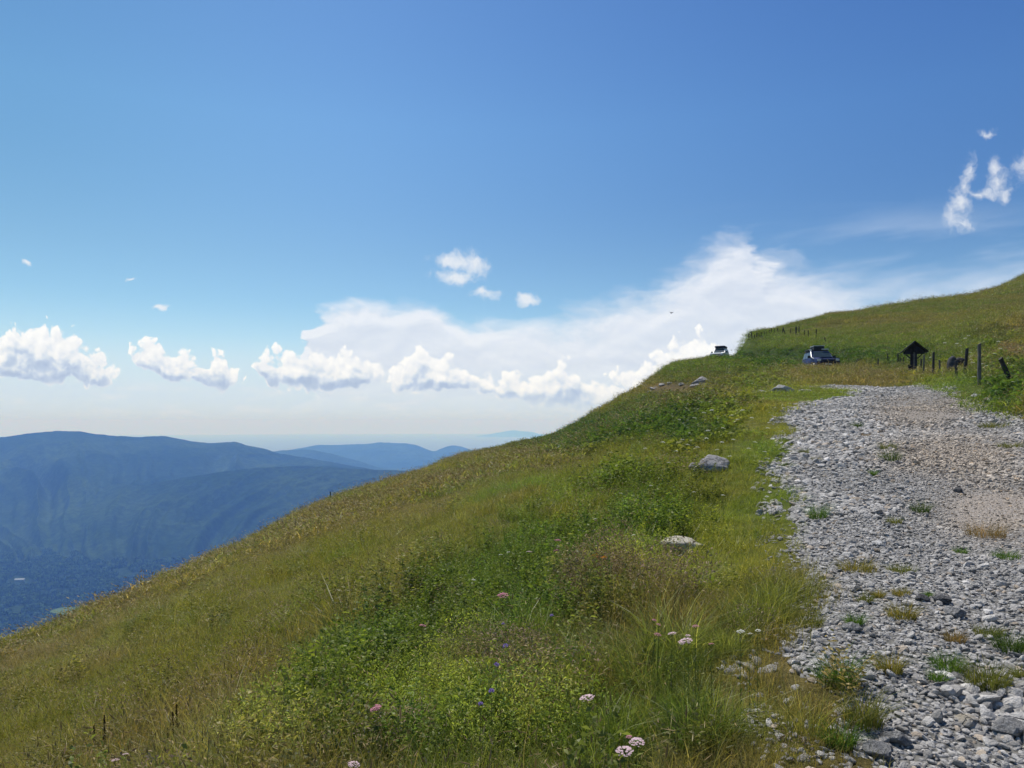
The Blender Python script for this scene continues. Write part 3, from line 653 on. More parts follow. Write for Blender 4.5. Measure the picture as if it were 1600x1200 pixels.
for i, (u, vb, vt, wp, ln, lab) in enumerate([
    (1170, 530, 521, 1.7, .0, 'first post at the far left end of the row on the bank top'), (1175, 529, 518, 1.5, -.12, 'tall leaning post second from the left end of the bank-top row'),
    (1179, 528, 523, 1.5, .0, None), (1182.5, 527, 520, 1.7, .0, None), (1186, 526, 521, 1.5, .0, None), (1189.5, 525, 519, 1.7, .0, None), (1194.5, 524, 518, 1.8, .0, None), (1198, 523, 518, 1.5, .0, None),
    (1202, 522, 515.5, 2.0, .0, None), (1205, 521, 513.5, 1.7, .0, None), (1210, 520, 514.5, 1.6, .0, None), (1215, 519, 513, 2.0, .0, None),
    (1223, 521, 514, 1.6, .0, 'short post left of the slanting post on the bank'), (1227, 522, 511.5, 1.6, -.35, 'slanting post on the bank leaning to the left'), (1235, 522, 513, 1.2, .1, 'thin post between the slanting post and the thickest one'),
    (1244, 524, 510.5, 2.6, .0, 'thickest tall post of the bank-top row'), (1248.5, 523, 509.5, 1.5, .0, 'tall thin post right beside the thickest one'), (1257, 526, 516, 1.2, .0, 'thin post third to the right from the thickest one'),
    (1263, 528, 516, 1.6, .0, 'dark post above the roof of the blue car'), (1275, 530, 514.5, 1.7, .05, 'tall post above the right part of the blue car'), (1290, 535, 527, 1.6, -.2, 'last leaning post at the right end of the bank-top row')]):
    post(u, vb, vt, wp, lab or 'one of the evenly spaced short dark posts on the left skyline part of the bank', ln, M_WOODK, G2, seed=i)
# trail post far down the left edge of the meadow
t = link('trail_post', None, loc=(0, 0, 0)); x, y, z = hit(517, 779); t.location = (x, y, z); tag(t, 'lone trail post with a small white arrow board on the left skyline of the meadow', 'trail post')
hh = 15 / F * y; link('post', post_mesh('post', hh, 1.7 / F * y / 2 * 1.1, 5), M_WOODK, t, rot=(0, -.06, 0))
bm = bmesh.new(); s_ = y / F
pts_ = [(.5, 0), (3.6, 0), (4.6, .9), (3.6, 1.8), (.5, 1.8)]
f1 = [bm.verts.new((a * s_, -.03, hh - 3.4 * s_ + b * s_)) for a, b in pts_]; f2 = [bm.verts.new((a * s_, .0, hh - 3.4 * s_ + b * s_)) for a, b in pts_]
bm.faces.new(f1); bm.faces.new(f2[::-1])
for i in range(5): bm.faces.new((f1[i], f2[i], f2[(i + 1) % 5], f1[(i + 1) % 5]))
me = bpy.data.meshes.new('arrow_board'); bm.to_mesh(me); bm.free(); link('arrow_board', me, simple('white_paint', (.72, .72, .70)), t)

# ------------------------------------------------------------------ box and prism helpers
def box(bm, x0, x1, y0, y1, z0, z1, M=None):
    vs_ = [bm.verts.new(Vector(p) if M is None else M @ Vector(p)) for p in [(x0, y0, z0), (x1, y0, z0), (x1, y1, z0), (x0, y1, z0), (x0, y0, z1), (x1, y0, z1), (x1, y1, z1), (x0, y1, z1)]]
    for f in ((0, 3, 2, 1), (4, 5, 6, 7), (0, 1, 5, 4), (1, 2, 6, 5), (2, 3, 7, 6), (3, 0, 4, 7)): bm.faces.new([vs_[i] for i in f])
def part(name, m, parent, fn, bevel=0, loc=None, rot=None, smooth=False, seg=2):
    bm = bmesh.new(); fn(bm)
    if bevel: bmesh.ops.bevel(bm, geom=bm.edges[:] , offset=bevel, segments=seg, affect='EDGES', clamp_overlap=True)
    bmesh.ops.recalc_face_normals(bm, faces=bm.faces); me = bpy.data.meshes.new(name); bm.to_mesh(me); bm.free()
    if smooth:
        for p in me.polygons: p.use_smooth = True
    return link(name, me, m, parent, loc, rot)

# wooden wayside shrine
x, y, z = hit(1428, 584); sh = link('wayside_shrine', None, loc=(x, y, z), rot=(0, 0, -.35)); tag(sh, 'dark wooden wayside shrine, a broad gabled roof on a twin post', 'shrine')
S = y / F
def planks(bm):
    for i in range(15):
        q = -14 + i * 2.0; top = 48.6 - abs(q) * .92
        box(bm, (q - .97) * S, (q + .97) * S, -.05 + (i % 2) * .008, 0.0 + (i % 2) * .008, (31.2 if i % 3 else 30.6) * S, top * S)
part('gable_board', M_WOODD, sh, planks, .004)
for sgn in (-1, 1):
    def slope(bm, sgn=sgn):
        L = 25 * S; a = math.radians(44)
        M_ = Matrix.Translation((0, 0, 50.4 * S)) @ Matrix.Rotation(sgn * a, 4, 'Y')
        for k_ in range(5):
            q0, q1 = k_ * L / 5, (k_ + 1) * L / 5 + .02
            box(bm, q0 if sgn > 0 else -q1, q1 if sgn > 0 else -q0, -.42, .42, -.035 + k_ * .009, .012 + k_ * .009, M_)
    part('roof_slope', M_WOODD, sh, slope, .004)
part('crossbeam', M_WOODD, sh, lambda bm: box(bm, -14.5 * S, 14.5 * S, -.10, -.055, 30.4 * S, 33 * S), .008)
part('post', M_WOODD, sh, lambda bm: box(bm, -5.2 * S, -1.6 * S, -.07, .07, -.3, 36 * S), .012)
part('post', M_WOODG, sh, lambda bm: box(bm, -1.3 * S, 1.2 * S, -.11, .05, -.3, 33.5 * S), .012)
part('post', M_WOODD, sh, lambda bm: box(bm, 1.5 * S, 4.2 * S, -.07, .07, -.3, 36 * S), .012)
part('offering_box', M_WOODD, sh, lambda bm: (box(bm, -8.0 * S, -5.4 * S, -.16, .08, -.1, 12.5 * S), box(bm, -8.5 * S, -5.3 * S, -.19, .1, 12.6 * S, 13.6 * S)), .008)
for sgn in (-1, 1): part('brace', M_WOODD, sh, lambda bm, sgn=sgn: box(bm, -.03, .03, -.03, .03, 0, .34), .006, loc=(sgn * 4.4 * S, -.02, 23.5 * S), rot=(0, sgn * .8, 0))

# ------------------------------------------------------------------ off-road cars
def paint(name, col, rough=.3, metal=.0, coat=.6):
    m, nt, out = mat(name); co = objco(nt); n, _ = nt.noise(co, 3, 5, .6, dim='3D')
    c = nt.mix(nt.math('MULTIPLY', nt.smooth(n, .4, .7), .07), col, (.20, .18, .15))
    principled(nt, out, c, nt.math('MULTIPLY_ADD', n, .25, rough - .1), .3, metal, Coat_Weight=coat, Coat_Roughness=.12); return m
M_BLUE = paint('blue_paint', (.014, .032, .12), .55, .0, .0); M_WHITE = paint('silver_paint', (.62, .63, .64), .35, .2); M_BLACK = simple('black_plastic', (.015, .015, .017), .55)
M_NAVY = simple('navy_cover', (.012, .016, .04), .7); M_TYRE = simple('tyre_rubber', (.02, .02, .02), .85, bump=.3); M_RIM = simple('alloy_rim', (.42, .42, .43), .35, .5, .8)
M_GLASS = simple('car_glass', (.03, .045, .05), .15, .5); M_LAMP = simple('lamp_glass', (.75, .76, .75), .12, .7); M_CHROME = simple('pale_metal', (.55, .56, .56), .35, .5, .6)
M_PLATE = simple('plate_white', (.75, .75, .73), .5)
def lerp3(a, b, t): return tuple(a[i] + (b[i] - a[i]) * t for i in range(3))
def panel(bm, q, n_off, s0, s1, t0, t1, thick=.012):
    # q: four corners (s,t)=(0,0),(1,0),(1,1),(0,1); a thin pane set proud of that face
    def P_(s, t): return Vector(lerp3(lerp3(q[0], q[1], s), lerp3(q[3], q[2], s), t))
    n_ = (Vector(q[1]) - Vector(q[0])).cross(Vector(q[3]) - Vector(q[0])).normalized() * n_off
    c_ = [P_(s0, t0), P_(s1, t0), P_(s1, t1), P_(s0, t1)]; a_ = [bm.verts.new(p + n_ * .1) for p in c_]; b_ = [bm.verts.new(p + n_) for p in c_]
    bm.faces.new(b_); bm.faces.new(a_[::-1])
    for i in range(4): bm.faces.new((a_[i], a_[(i + 1) % 4], b_[(i + 1) % 4], b_[i]))
def car(name, label, loc, heading, tiltx, body_m, kit):
    t = link(name, None, loc=loc, rot=(tiltx, 0, heading)); tag(t, label, 'car')     # local +x is forward, +y its left
    def body(bm):
        pr = [(-2.33, .55), (-2.37, .80), (-2.34, 1.08), (-2.2, 1.14), (.78, 1.14), (1.05, 1.10), (1.95, 1.03), (2.22, .96), (2.33, .80), (2.35, .52), (2.25, .36), (1.93, .34)]
        for k_ in range(1, 8): a = math.pi * k_ / 8; pr.append((1.45 + .44 * math.cos(a), .38 + .44 * math.sin(a)))
        pr.append((.97, .34)); pr.append((-.93, .34))
        for k_ in range(1, 8): a = math.pi * k_ / 8; pr.append((-1.40 + .44 * math.cos(a), .38 + .44 * math.sin(a)))
        pr += [(-1.88, .36), (-2.25, .40)]
        A = [bm.verts.new((p[0], -.915 + (.06 if p[1] > 1.0 else 0), p[1])) for p in pr]; B = [bm.verts.new((p[0], .915 - (.06 if p[1] > 1.0 else 0), p[1])) for p in pr]
        bm.faces.new(A); bm.faces.new(B[::-1])
        for i in range(len(pr)): bm.faces.new((A[i], B[i], B[(i + 1) % len(pr)], A[(i + 1) % len(pr)]))
    part('body', body_m, t, body, .03)
    b = [(-2.26, -.85, 1.13), (.82, -.85, 1.13), (.82, .85, 1.13), (-2.26, .85, 1.13)]; c_ = [(-2.08, -.70, 1.77), (.12, -.70, 1.77), (.12, .70, 1.77), (-2.08, .70, 1.77)]
    def cabin(bm):
        v_ = [bm.verts.new(p) for p in b + c_]
        for f in ((4, 5, 6, 7), (0, 1, 5, 4), (1, 2, 6, 5), (2, 3, 7, 6), (3, 0, 4, 7)): bm.faces.new([v_[i] for i in f])
    part('cabin', body_m, t, cabin, .035)
    part('windshield', M_GLASS, t, lambda bm: panel(bm, (b[1], b[2], c_[2], c_[1]), .012, .06, .94, .10, .92))
    part('rear_window', M_GLASS, t, lambda bm: panel(bm, (b[3], b[0], c_[0], c_[3]), .012, .1, .9, .15, .85))
    for q in ((b[0], b[1], c_[1], c_[0]), (b[2], b[3], c_[3], c_[2])):
        fl = q[0][1] > 0
        for s0, s1 in ((.05, .27), (.30, .57), (.60, .90)):
            a0, a1 = (1 - s1, 1 - s0) if fl else (s0, s1)
            part('side_window', M_GLASS, t, lambda bm, a0=a0, a1=a1, q=q: panel(bm, q, .012, a0, a1, .12, .86))
    part('grille', M_BLACK, t, lambda bm: [box(bm, 2.32, 2.37, -.55, .55, .66 + i * .06, .695 + i * .06) for i in range(4)])
    part('front_bumper', M_BLACK, t, lambda bm: box(bm, 2.2, 2.46, -.9, .9, .36, .60), .03)
    part('rear_bumper', M_BLACK, t, lambda bm: box(bm, -2.44, -2.26, -.9, .9, .36, .60), .03)
    part('hood_scoop', body_m, t, lambda bm: box(bm, 1.0, 1.9, -.45, .45, 1.04, 1.115), .02)
    part('number_plate', M_PLATE, t, lambda bm: box(bm, 2.465, 2.475, -.26, .26, .42, .53))
    for s_ in (-1, 1):
        part('headlight', M_LAMP, t, lambda bm, s_=s_: box(bm, 2.2, 2.365, s_ * .73 - .15, s_ * .73 + .15, .74, .92), .02)
        part('mirror', M_BLACK, t, lambda bm, s_=s_: (box(bm, .42, .58, s_ * 1.02 - .12, s_ * 1.02 + .12, 1.14, 1.34), box(bm, .48, .52, min(s_ * .82, s_ * .95), max(s_ * .82, s_ * .95), 1.17, 1.21)), .015)
        part('roof_rail', M_BLACK, t, lambda bm, s_=s_: box(bm, -1.95, .05, s_ * .62 - .02, s_ * .62 + .02, 1.79, 1.84), .006)
        for k_, x_ in enumerate((1.45, -1.40)):
            def cyl(bm, r, w_, seg=28, y_=0):
                bmesh.ops.create_cone(bm, cap_ends=True, segments=seg, radius1=r, radius2=r, depth=w_, matrix=Matrix.Translation((0, y_, 0)) @ Matrix.Rotation(math.pi / 2, 4, 'X'))
            wh = part('wheel', M_TYRE, t, lambda bm: cyl(bm, .385, .25), .03, loc=(x_, s_ * .80, .385))
            def rimf(bm, s_=s_):
                cyl(bm, .06, .03, 16, s_ * .135)
                for q in range(6):
                    box(bm, .05, .22, -.012 + s_ * .13, .012 + s_ * .13, -.03, .03, Matrix.Rotation(q * math.pi / 3, 4, 'Y'))
                bmesh.ops.create_cone(bm, cap_ends=False, segments=28, radius1=.235, radius2=.225, depth=.02, matrix=Matrix.Translation((0, s_ * .132, 0)) @ Matrix.Rotation(math.pi / 2, 4, 'X'))
                cyl(bm, .23, .008, 28, s_ * .122)
            part('rim', M_RIM, wh, rimf)
    part('rack', M_BLACK, t, lambda bm: ([box(bm, -1.9, .1, yy - .02, yy + .02, 1.865, 1.895) for yy in (-.62, -.3, 0, .3, .62)], [box(bm, xx - .02, xx + .02, -.66, .66, 1.835, 1.863) for xx in (-1.8, -1.1, -.4, .05)]))
    kit(t); return t
def kit_blue(t):
    part('roof_box', M_BLACK, t, lambda bm: box(bm, -1.35, -.2, -.42, .42, 1.90, 2.22), .02)
    part('box_lid', M_CHROME, t, lambda bm: box(bm, -1.4, -.15, -.45, .45, 2.223, 2.27), .012)
    part('awning', M_BLACK, t, lambda bm: box(bm, -1.8, .12, -.78, -.65, 1.86, 1.99), .03)
    part('light_bar', M_CHROME, t, lambda bm: box(bm, .10, .18, .1, .68, 1.885, 1.955), .012)
    part('jerry_can', M_CHROME, t, lambda bm: box(bm, -1.85, -1.5, -.5, -.1, 1.90, 2.1), .04)
    # snorkel rising along the right windscreen pillar
    def snork(bm):
        pts_ = [(1.5, -.93, 1.0), (1.15, -.95, 1.12), (.84, -.93, 1.17), (.16, -.80, 1.80)]
        for a, c2 in zip(pts_[:-1], pts_[1:]):
            a, c2 = Vector(a), Vector(c2); d = c2 - a; Mx = Matrix.Translation((a + c2) / 2) @ d.to_track_quat('Z', 'Y').to_matrix().to_4x4()
            bmesh.ops.create_cone(bm, cap_ends=True, segments=12, radius1=.04, radius2=.04, depth=d.length, matrix=Mx)
        box(bm, .08, .24, -.86, -.74, 1.78, 1.92)
    part('snorkel', M_CHROME, t, snork)
    part('bull_bar', M_BLACK, t, lambda bm: ([box(bm, 2.50, 2.54, yy - .025, yy + .025, .4, .98) for yy in (-.5, .5)], [box(bm, 2.50, 2.55, -.75, .75, zz, zz + .05) for zz in (.62, .95)]), .01)
def kit_white(t):
    part('roof_tent', M_NAVY, t, lambda bm: box(bm, -1.75, .25, -.72, .72, 1.93, 2.16), .08, seg=3)
    part('tent_base', M_BLACK, t, lambda bm: box(bm, -1.7, .2, -.66, .66, 1.897, 1.929), .008)
def on_ground(u, vb, Y): x = (u - 800) / F * Y; return x, Y, (HZ - vb) / F * Y
def place_car(name, label, u, Y, toward, body_m, kit, vtop, H_):
    x = (u - 800) / F * Y; zg = (HZ - vtop) / F * Y - H_
    return car(name, label, (x, Y, zg), toward, 0, body_m, kit)
# heading angle of local +x: facing the viewer, turned to the right / to the left
cb = place_car('parked_car', 'dark blue off-road car with a black roof box, half hidden behind the grassy rise', 1281, 65, rad(-96), M_BLUE, kit_blue, 539.5, 2.27)
cw = place_car('parked_car', 'white off-road car with a dark roof tent on the skyline', 1125, 108, rad(-90 - 27), M_WHITE, kit_white, 540.5, 2.16)

# ------------------------------------------------------------------ bird
x, y, z = 48 * (1048.5 - 800) / F, 48, 48 * (HZ - 489) / F
bd = link('flying_bird', None, loc=(x, y, z), rot=(0.2, .25, .9)); tag(bd, 'tiny dark bird flying in front of the white clouds', 'bird'); M_BIRD = simple('dark_feathers', (.03, .03, .032), .8)
def bbody(bm):
    bmesh.ops.create_uvsphere(bm, u_segments=14, v_segments=10, radius=1, matrix=Matrix.Diagonal((.085, .026, .028, 1)))
    bmesh.ops.create_uvsphere(bm, u_segments=10, v_segments=8, radius=.018, matrix=Matrix.Translation((.08, 0, .008)))
    a = [bm.verts.new(p) for p in ((-.06, -.012, 0), (-.06, .012, 0), (-.14, .03, .0), (-.14, -.03, .0))]; b_ = [bm.verts.new((v_.co.x, v_.co.y, .008)) for v_ in a]
    bm.faces.new(a); bm.faces.new(b_[::-1]); [bm.faces.new((a[i], b_[i], b_[(i + 1) % 4], a[(i + 1) % 4])) for i in range(4)]
part('body', M_BIRD, bd, bbody, smooth=True)
for s_ in (-1, 1):
    def wing(bm, s_=s_):
        p_ = [(.035, 0, .01), (.05, .07, .045), (-.01, .17, .06), (-.03, .17, .058), (-.035, .07, .04), (-.03, 0, .01)]
        a = [bm.verts.new((q[0], s_ * q[1], q[2])) for q in p_]; b_ = [bm.verts.new((q[0], s_ * q[1], q[2] + .006)) for q in p_]
        bm.faces.new(a); bm.faces.new(b_[::-1]); [bm.faces.new((a[i], b_[i], b_[(i + 1) % 6], a[(i + 1) % 6])) for i in range(6)]
    part('wing', M_BIRD, bd, wing)

# summit marker on the right skyline
x, y, z = hit(1441, 468, ymax=124); mk = link('summit_marker', None, loc=(x, y, z)); tag(mk, 'small grey pointed marker standing on the right skyline', 'marker'); s_ = y / F
def cone(bm): bmesh.ops.create_cone(bm, cap_ends=True, segments=4, radius1=1.6 * s_, radius2=.15 * s_, depth=5 * s_, matrix=Matrix.Translation((0, 0, 5.2 * s_)))
part('pointed_cap', simple('grey_sheet', (.25, .28, .32)), mk, cone); part('stem', M_WOODK, mk, lambda bm: box(bm, -.5 * s_, .5 * s_, -.06, .06, -.4, 2.8 * s_))

# long farm building in the valley
def valley_hit(u, v):
    t = (u - 800) / F; e = (HZ - v) / F; Yg = np.linspace(900, 4500, 3000); z = zvalley(t * Yg, Yg); k = np.where(z - e * Yg >= 0)[0]
    k = k[0] if len(k) else -1; return t * Yg[k], Yg[k], z[k]
x, y, z = valley_hit(31, 909); fb = link('farm_building', None, loc=(x, y, z), rot=(0, 0, .15)); tag(fb, 'long pale building with a light roof far down in the forested valley', 'building'); print('farm', x, y, z)
M_WALL = simple('pale_wall', (.32, .32, .31), .8); M_ROOF = simple('light_roof', (.34, .35, .37), .8)
part('wall', M_WALL, fb, lambda bm: box(bm, -17, 17, -5, 5, -4, 9))
def roof(bm):
    a = [(-18, -6, 9), (18, -6, 9), (18, 6, 9), (-18, 6, 9), (-18, 0, 13.5), (18, 0, 13.5)]; v_ = [bm.verts.new(p) for p in a]
    for f in ((0, 1, 5, 4), (2, 3, 4, 5), (0, 4, 3), (1, 2, 5), (0, 3, 2, 1)): bm.faces.new([v_[i] for i in f])
part('roof', M_ROOF, fb, roof)
for i in range(6): part('window', M_GLASS, fb, lambda bm, i=i: box(bm, -14.5 + i * 5.2, -12 + i * 5.2, -5.08, -5.003, 3, 6))

# where grass tufts stand in the gravel: column, row, width, height, colour, label
TUFTS = [(1385, 703, 30, 10, 'olive', 'low tuft at the top left end of the reddish dirt streak'), (1390, 720, 32, 15, 'dark', 'dark green tuft just below the reddish dirt streak'), (1352, 683, 16, 5, 'straw', 'faint flat tuft left of the upper middle of the road'),
 (1338, 669, 15, 8, 'dark', 'tiny dark tuft highest in the middle of the road'), (1277, 810, 32, 20, 'green', 'bright green tuft at the left road edge beside a grey stone'), (1438, 800, 28, 15, 'dark', 'round dark green tuft in the centre of the road'),
 (1541, 838, 58, 18, 'straw', 'wide brownish yellow tuft on the right half of the road'), (1397, 818, 22, 10, 'olive', 'small tuft left below the round dark green one'), (1340, 892, 60, 15, 'yellow', 'long yellow-green tuft at the left side of the middle road'),
 (1408, 895, 44, 12, 'olive', 'thin straggling tuft right of the long yellow-green one'), (1500, 864, 22, 8, 'green', 'small green tuft among the grey stones right of centre'), (1572, 873, 40, 12, 'green', 'low green tuft close to the right border of the picture'),
 (1409, 966, 42, 20, 'yellow', 'yellow-tipped tuft in the middle of the lower road'), (1409, 930, 28, 10, 'yellow', 'small yellow tuft above the yellow-tipped one'), (1352, 942, 24, 13, 'olive', 'small olive tuft left of the two yellow ones'),
 (1372, 933, 18, 11, 'yellow', 'tiny yellow sprig between the olive tuft and the small yellow tuft'), (1336, 976, 26, 14, 'green', 'fresh green tuft near the left edge of the lower road'), (1450, 932, 12, 7, 'green', 'single green sprig beside the darkest stone'),
 (1492, 1002, 32, 14, 'straw', 'reddish yellow tuft right of the middle of the lower road'), (1545, 992, 44, 12, 'olive', 'sparse olive tuft left of the thick dark green cushion'), (1583, 1016, 56, 24, 'dark', 'thick dark green cushion of grass at the right border'),
 (1390, 1050, 38, 22, 'yellow', 'spiky yellow-green tuft in the lower middle of the gravel'), (1482, 1046, 50, 20, 'green', 'broad green tuft in the lower gravel'), (1465, 1064, 26, 14, 'green', 'small tuft below the broad green one'),
 (1542, 1072, 66, 30, 'olive', 'largest spreading tuft in the lower right gravel'), (1595, 1060, 20, 16, 'olive', 'tuft cut by the right border above the lower right corner'), (1347, 1132, 62, 44, 'olive', 'tall shaggy tuft at the lower left edge of the gravel'),
 (1313, 1165, 46, 28, 'green', 'leafy green tuft at the bottom left edge of the gravel'), (1262, 978, 46, 18, 'olive', 'flat tuft on the stony verge at the left'), (1310, 1070, 60, 40, 'green', 'green tuft with bent tips on the left verge above the shaggy one'),
 (1275, 722, 14, 7, 'yellow', 'small yellow tuft at the left road edge in the distance'), (1258, 709, 16, 7, 'olive', 'tiny tuft above the small yellow one at the left road edge'), (1365, 743, 10, 8, 'green', 'lone green sprig left below the dirt streak'),
 (1555, 668, 50, 8, 'olive', 'strip-like tuft at the far right road edge'), (1580, 699, 40, 7, 'olive', 'low tuft below the strip-like one at the right border')]
TX = []
for (u, v, wp, hp_, col, lab) in TUFTS:
    x, y, z = hit(u, v); TX.append((x, y, wp / F * y * .5))

# ------------------------------------------------------------------ plants and stones: prototypes
def plant_mat(name, kind):
    m, nt, out = mat(name)
    ti = nt.new('ShaderNodeAttribute', attribute_name='tint', attribute_type='INSTANCER').outputs['Color']
    rn = nt.new('ShaderNodeAttribute', attribute_name='rnd').outputs['Fac']
    if kind == 'blade':
        c = nt.mix(1.0, ti, nt.ramp(rn, [(0, (.55, .62, .6)), (.5, (1, 1, 1)), (.8, (1.35, 1.3, 1.05)), (.93, (1.9, 1.65, 1.7)), (1, (2.5, 2.1, 2.6))]), 'MULTIPLY')
    elif kind == 'leaf':
        c = nt.mix(1.0, ti, nt.ramp(rn, [(0, (.6, .65, .7)), (.5, (1, 1, 1)), (1, (1.5, 1.4, 1.3))]), 'MULTIPLY')
    elif kind == 'seed': c = nt.ramp(rn, [(0, (.20, .14, .075)), (.5, (.32, .25, .13)), (1, (.50, .44, .25))])
    elif kind == 'fluff': c = nt.ramp(rn, [(0, (.18, .12, .09)), (.6, (.29, .21, .14)), (1, (.40, .31, .20))])
    d = nt.new('ShaderNodeBsdfDiffuse'); nt.put(d.inputs[0], c); t = nt.new('ShaderNodeBsdfTranslucent'); nt.put(t.inputs[0], nt.mix(1, c, (1.15, 1.2, .7), 'MULTIPLY'))
    ms = nt.new('ShaderNodeMixShader'); ms.inputs[0].default_value = .48 if kind in ('blade', 'leaf') else .2
    nt.l.new(d.outputs[0], ms.inputs[1]); nt.l.new(t.outputs[0], ms.inputs[2])
    g = nt.new('ShaderNodeBsdfGlossy'); g.inputs['Roughness'].default_value = .45; g.inputs[0].default_value = (1, 1, 1, 1)
    m2 = nt.new('ShaderNodeMixShader'); m2.inputs[0].default_value = .02 if kind == 'blade' else (.01 if kind == 'leaf' else 0)
    nt.l.new(ms.outputs[0], m2.inputs[1]); nt.l.new(g.outputs[0], m2.inputs[2]); nt.l.new(m2.outputs[0], out.inputs[0]); return m
M_BLADE = plant_mat('grass_blade', 'blade'); M_LEAF = plant_mat('leaf', 'leaf'); M_SEED = plant_mat('seed_head', 'seed'); M_FLUFF = plant_mat('panicle', 'fluff')

class Proto:
    def __init__(s, seed): s.v = []; s.f = []; s.r = []; s.mi = []; s.R = np.random.default_rng(seed)
    def quadstrip(s, pts, widths, side, rnd, mi):
        # pts: centre line, side: direction of width
        b = len(s.v)
        for p, wd_ in zip(pts, widths): s.v += [p - side * wd_ / 2, p + side * wd_ / 2]; s.r += [rnd, rnd]
        for i in range(len(pts) - 1): s.f.append((b + 2 * i, b + 2 * i + 1, b + 2 * i + 3, b + 2 * i + 2)); s.mi.append(mi)
    def blade(s, x, y, h, bend, wd_, rnd, segs=3, mi=0, az=None):
        R = s.R; az = R.uniform(0, 2 * math.pi) if az is None else az; d = np.array([math.cos(az), math.sin(az), 0]); sd = R.uniform(0, math.pi)
        side = np.array([math.cos(sd), math.sin(sd), 0]); base = np.array([x, y, -.02])
        pts = []; ws = []
        for i in range(segs + 1):
            t = i / segs; pts.append(base + np.array([0, 0, h * (t - .25 * bend * t * t)]) + d * h * bend * t * t * .9); ws.append(wd_ * (1 - t) ** .6 if i < segs else wd_ * .08)
        s.quadstrip(pts, ws, side, rnd, mi); return pts[-1], d
    def head(s, p, d, L, wd_, rnd, mi, up=.8):
        R = s.R; ax = np.array([d[0] * (1 - up), d[1] * (1 - up), up]) + R.normal(0, .15, 3); ax /= np.linalg.norm(ax)
        for _ in range(2):
            sd = R.normal(size=3); side = np.cross(ax, sd); side /= np.linalg.norm(side)
            s.quadstrip([p, p + ax * L * .4, p + ax * L], [wd_ * .4, wd_, wd_ * .15], side, rnd, mi)
    def leaf(s, p, d, L, wd_, rnd, mi=1):
        d = d / np.linalg.norm(d); side = np.cross(d, s.R.normal(size=3)); side /= np.linalg.norm(side)
        s.quadstrip([p, p + d * L * .5 + np.array([0, 0, .1 * L]), p + d * L], [wd_ * .25, wd_, wd_ * .1], side, rnd, mi)
    def mesh(s, name):
        me = raw_mesh(name, np.array(s.v), np.array(s.f), {'rnd': ('FLOAT', np.array(s.r))}, smooth=False)
        for q in (M_BLADE, M_LEAF, M_SEED, M_FLUFF): me.materials.append(q)
        me.polygons.foreach_set('material_index', np.array(s.mi, np.int32)); me.update(); return me
def disc(R, r): a = R.uniform(0, 2 * math.pi); q = r * math.sqrt(R.uniform()); return q * math.cos(a), q * math.sin(a)
def p_turf(seed, n=60, rad_=.16, h=(.06, .16), w_=.0035, segs=2, bend=(.2, .9)):
    P_ = Proto(seed)
    for _ in range(n): x, y = disc(P_.R, rad_); P_.blade(x, y, P_.R.uniform(*h), P_.R.uniform(*bend), w_ * P_.R.uniform(.7, 1.4), P_.R.uniform(), segs)
    return P_.mesh('grass_turf')
def p_hay(seed, n=34, stems=9, rad_=.17, w_=.0032, hh=(.2, .42), hl=(.016, .034), hw=.0042):
    P_ = Proto(seed)
    for _ in range(n): x, y = disc(P_.R, rad_); P_.blade(x, y, P_.R.uniform(.08, .24), P_.R.uniform(.3, 1.0), w_ * P_.R.uniform(.7, 1.3), P_.R.uniform(), 3)
    for _ in range(stems):
        x, y = disc(P_.R, rad_); rn = P_.R.uniform(.6, 1); e, d = P_.blade(x, y, P_.R.uniform(*hh), P_.R.uniform(.1, .5), w_ * .55, rn, 3); P_.head(e, d, P_.R.uniform(*hl), hw * P_.R.uniform(.6, 1.3), P_.R.uniform(), 2, P_.R.uniform(.2, .9))
    return P_.mesh('hay_grass')
def p_tussock(seed, n=150, rad_=.12, hh=(.12, .36), w_=.004):
    P_ = Proto(seed)
    for _ in range(n):
        x, y = disc(P_.R, rad_); az = math.atan2(y, x) + P_.R.normal(0, 1.0); P_.blade(x, y, P_.R.uniform(*hh), P_.R.uniform(.1, 1.5), w_ * P_.R.uniform(.5, 1.5), P_.R.uniform(), 4, az=az)
    return P_.mesh('tussock_grass')
def p_herb(seed, stems=12, rad_=.14, hh=(.15, .38), L=(.02, .042), wl=.009, per=16):
    P_ = Proto(seed)
    for _ in range(stems):
        x, y = disc(P_.R, rad_); h = P_.R.uniform(*hh); bend = P_.R.uniform(0, .4); az = P_.R.uniform(0, 6.28); P_.blade(x, y, h, bend, .0035, P_.R.uniform(0, .5), 3, az=az)
        d = np.array([math.cos(az), math.sin(az), 0])
        for k_ in range(per):
            t = (k_ + 1.5) / (per + 1); p = np.array([x, y, h * (t - .25 * bend * t * t)]) + d * h * bend * t * t * .9
            a = P_.R.uniform(0, 6.28); P_.leaf(p, np.array([math.cos(a), math.sin(a), P_.R.uniform(-.1, .7)]), P_.R.uniform(*L) * (1.15 - .6 * t), wl * P_.R.uniform(.7, 1.4), P_.R.uniform())
    return P_.mesh('leafy_herb')
def p_spike(seed):
    P_ = Proto(seed)
    for _ in range(4):
        x, y = disc(P_.R, .06); h = P_.R.uniform(.38, .62); bend = P_.R.uniform(.05, .35); az = P_.R.uniform(0, 6.28); P_.blade(x, y, h, bend, .005, .1, 4, az=az); d = np.array([math.cos(az), math.sin(az), 0])
        for k_ in range(26):
            t = .25 + .75 * k_ / 26; p = np.array([x, y, h * (t - .25 * bend * t * t)]) + d * h * bend * t * t * .9; a = P_.R.uniform(0, 6.28)
            P_.leaf(p, np.array([math.cos(a), math.sin(a), .9]), P_.R.uniform(.015, .03), .007, P_.R.uniform(0, .6))
    return P_.mesh('leafy_spike')
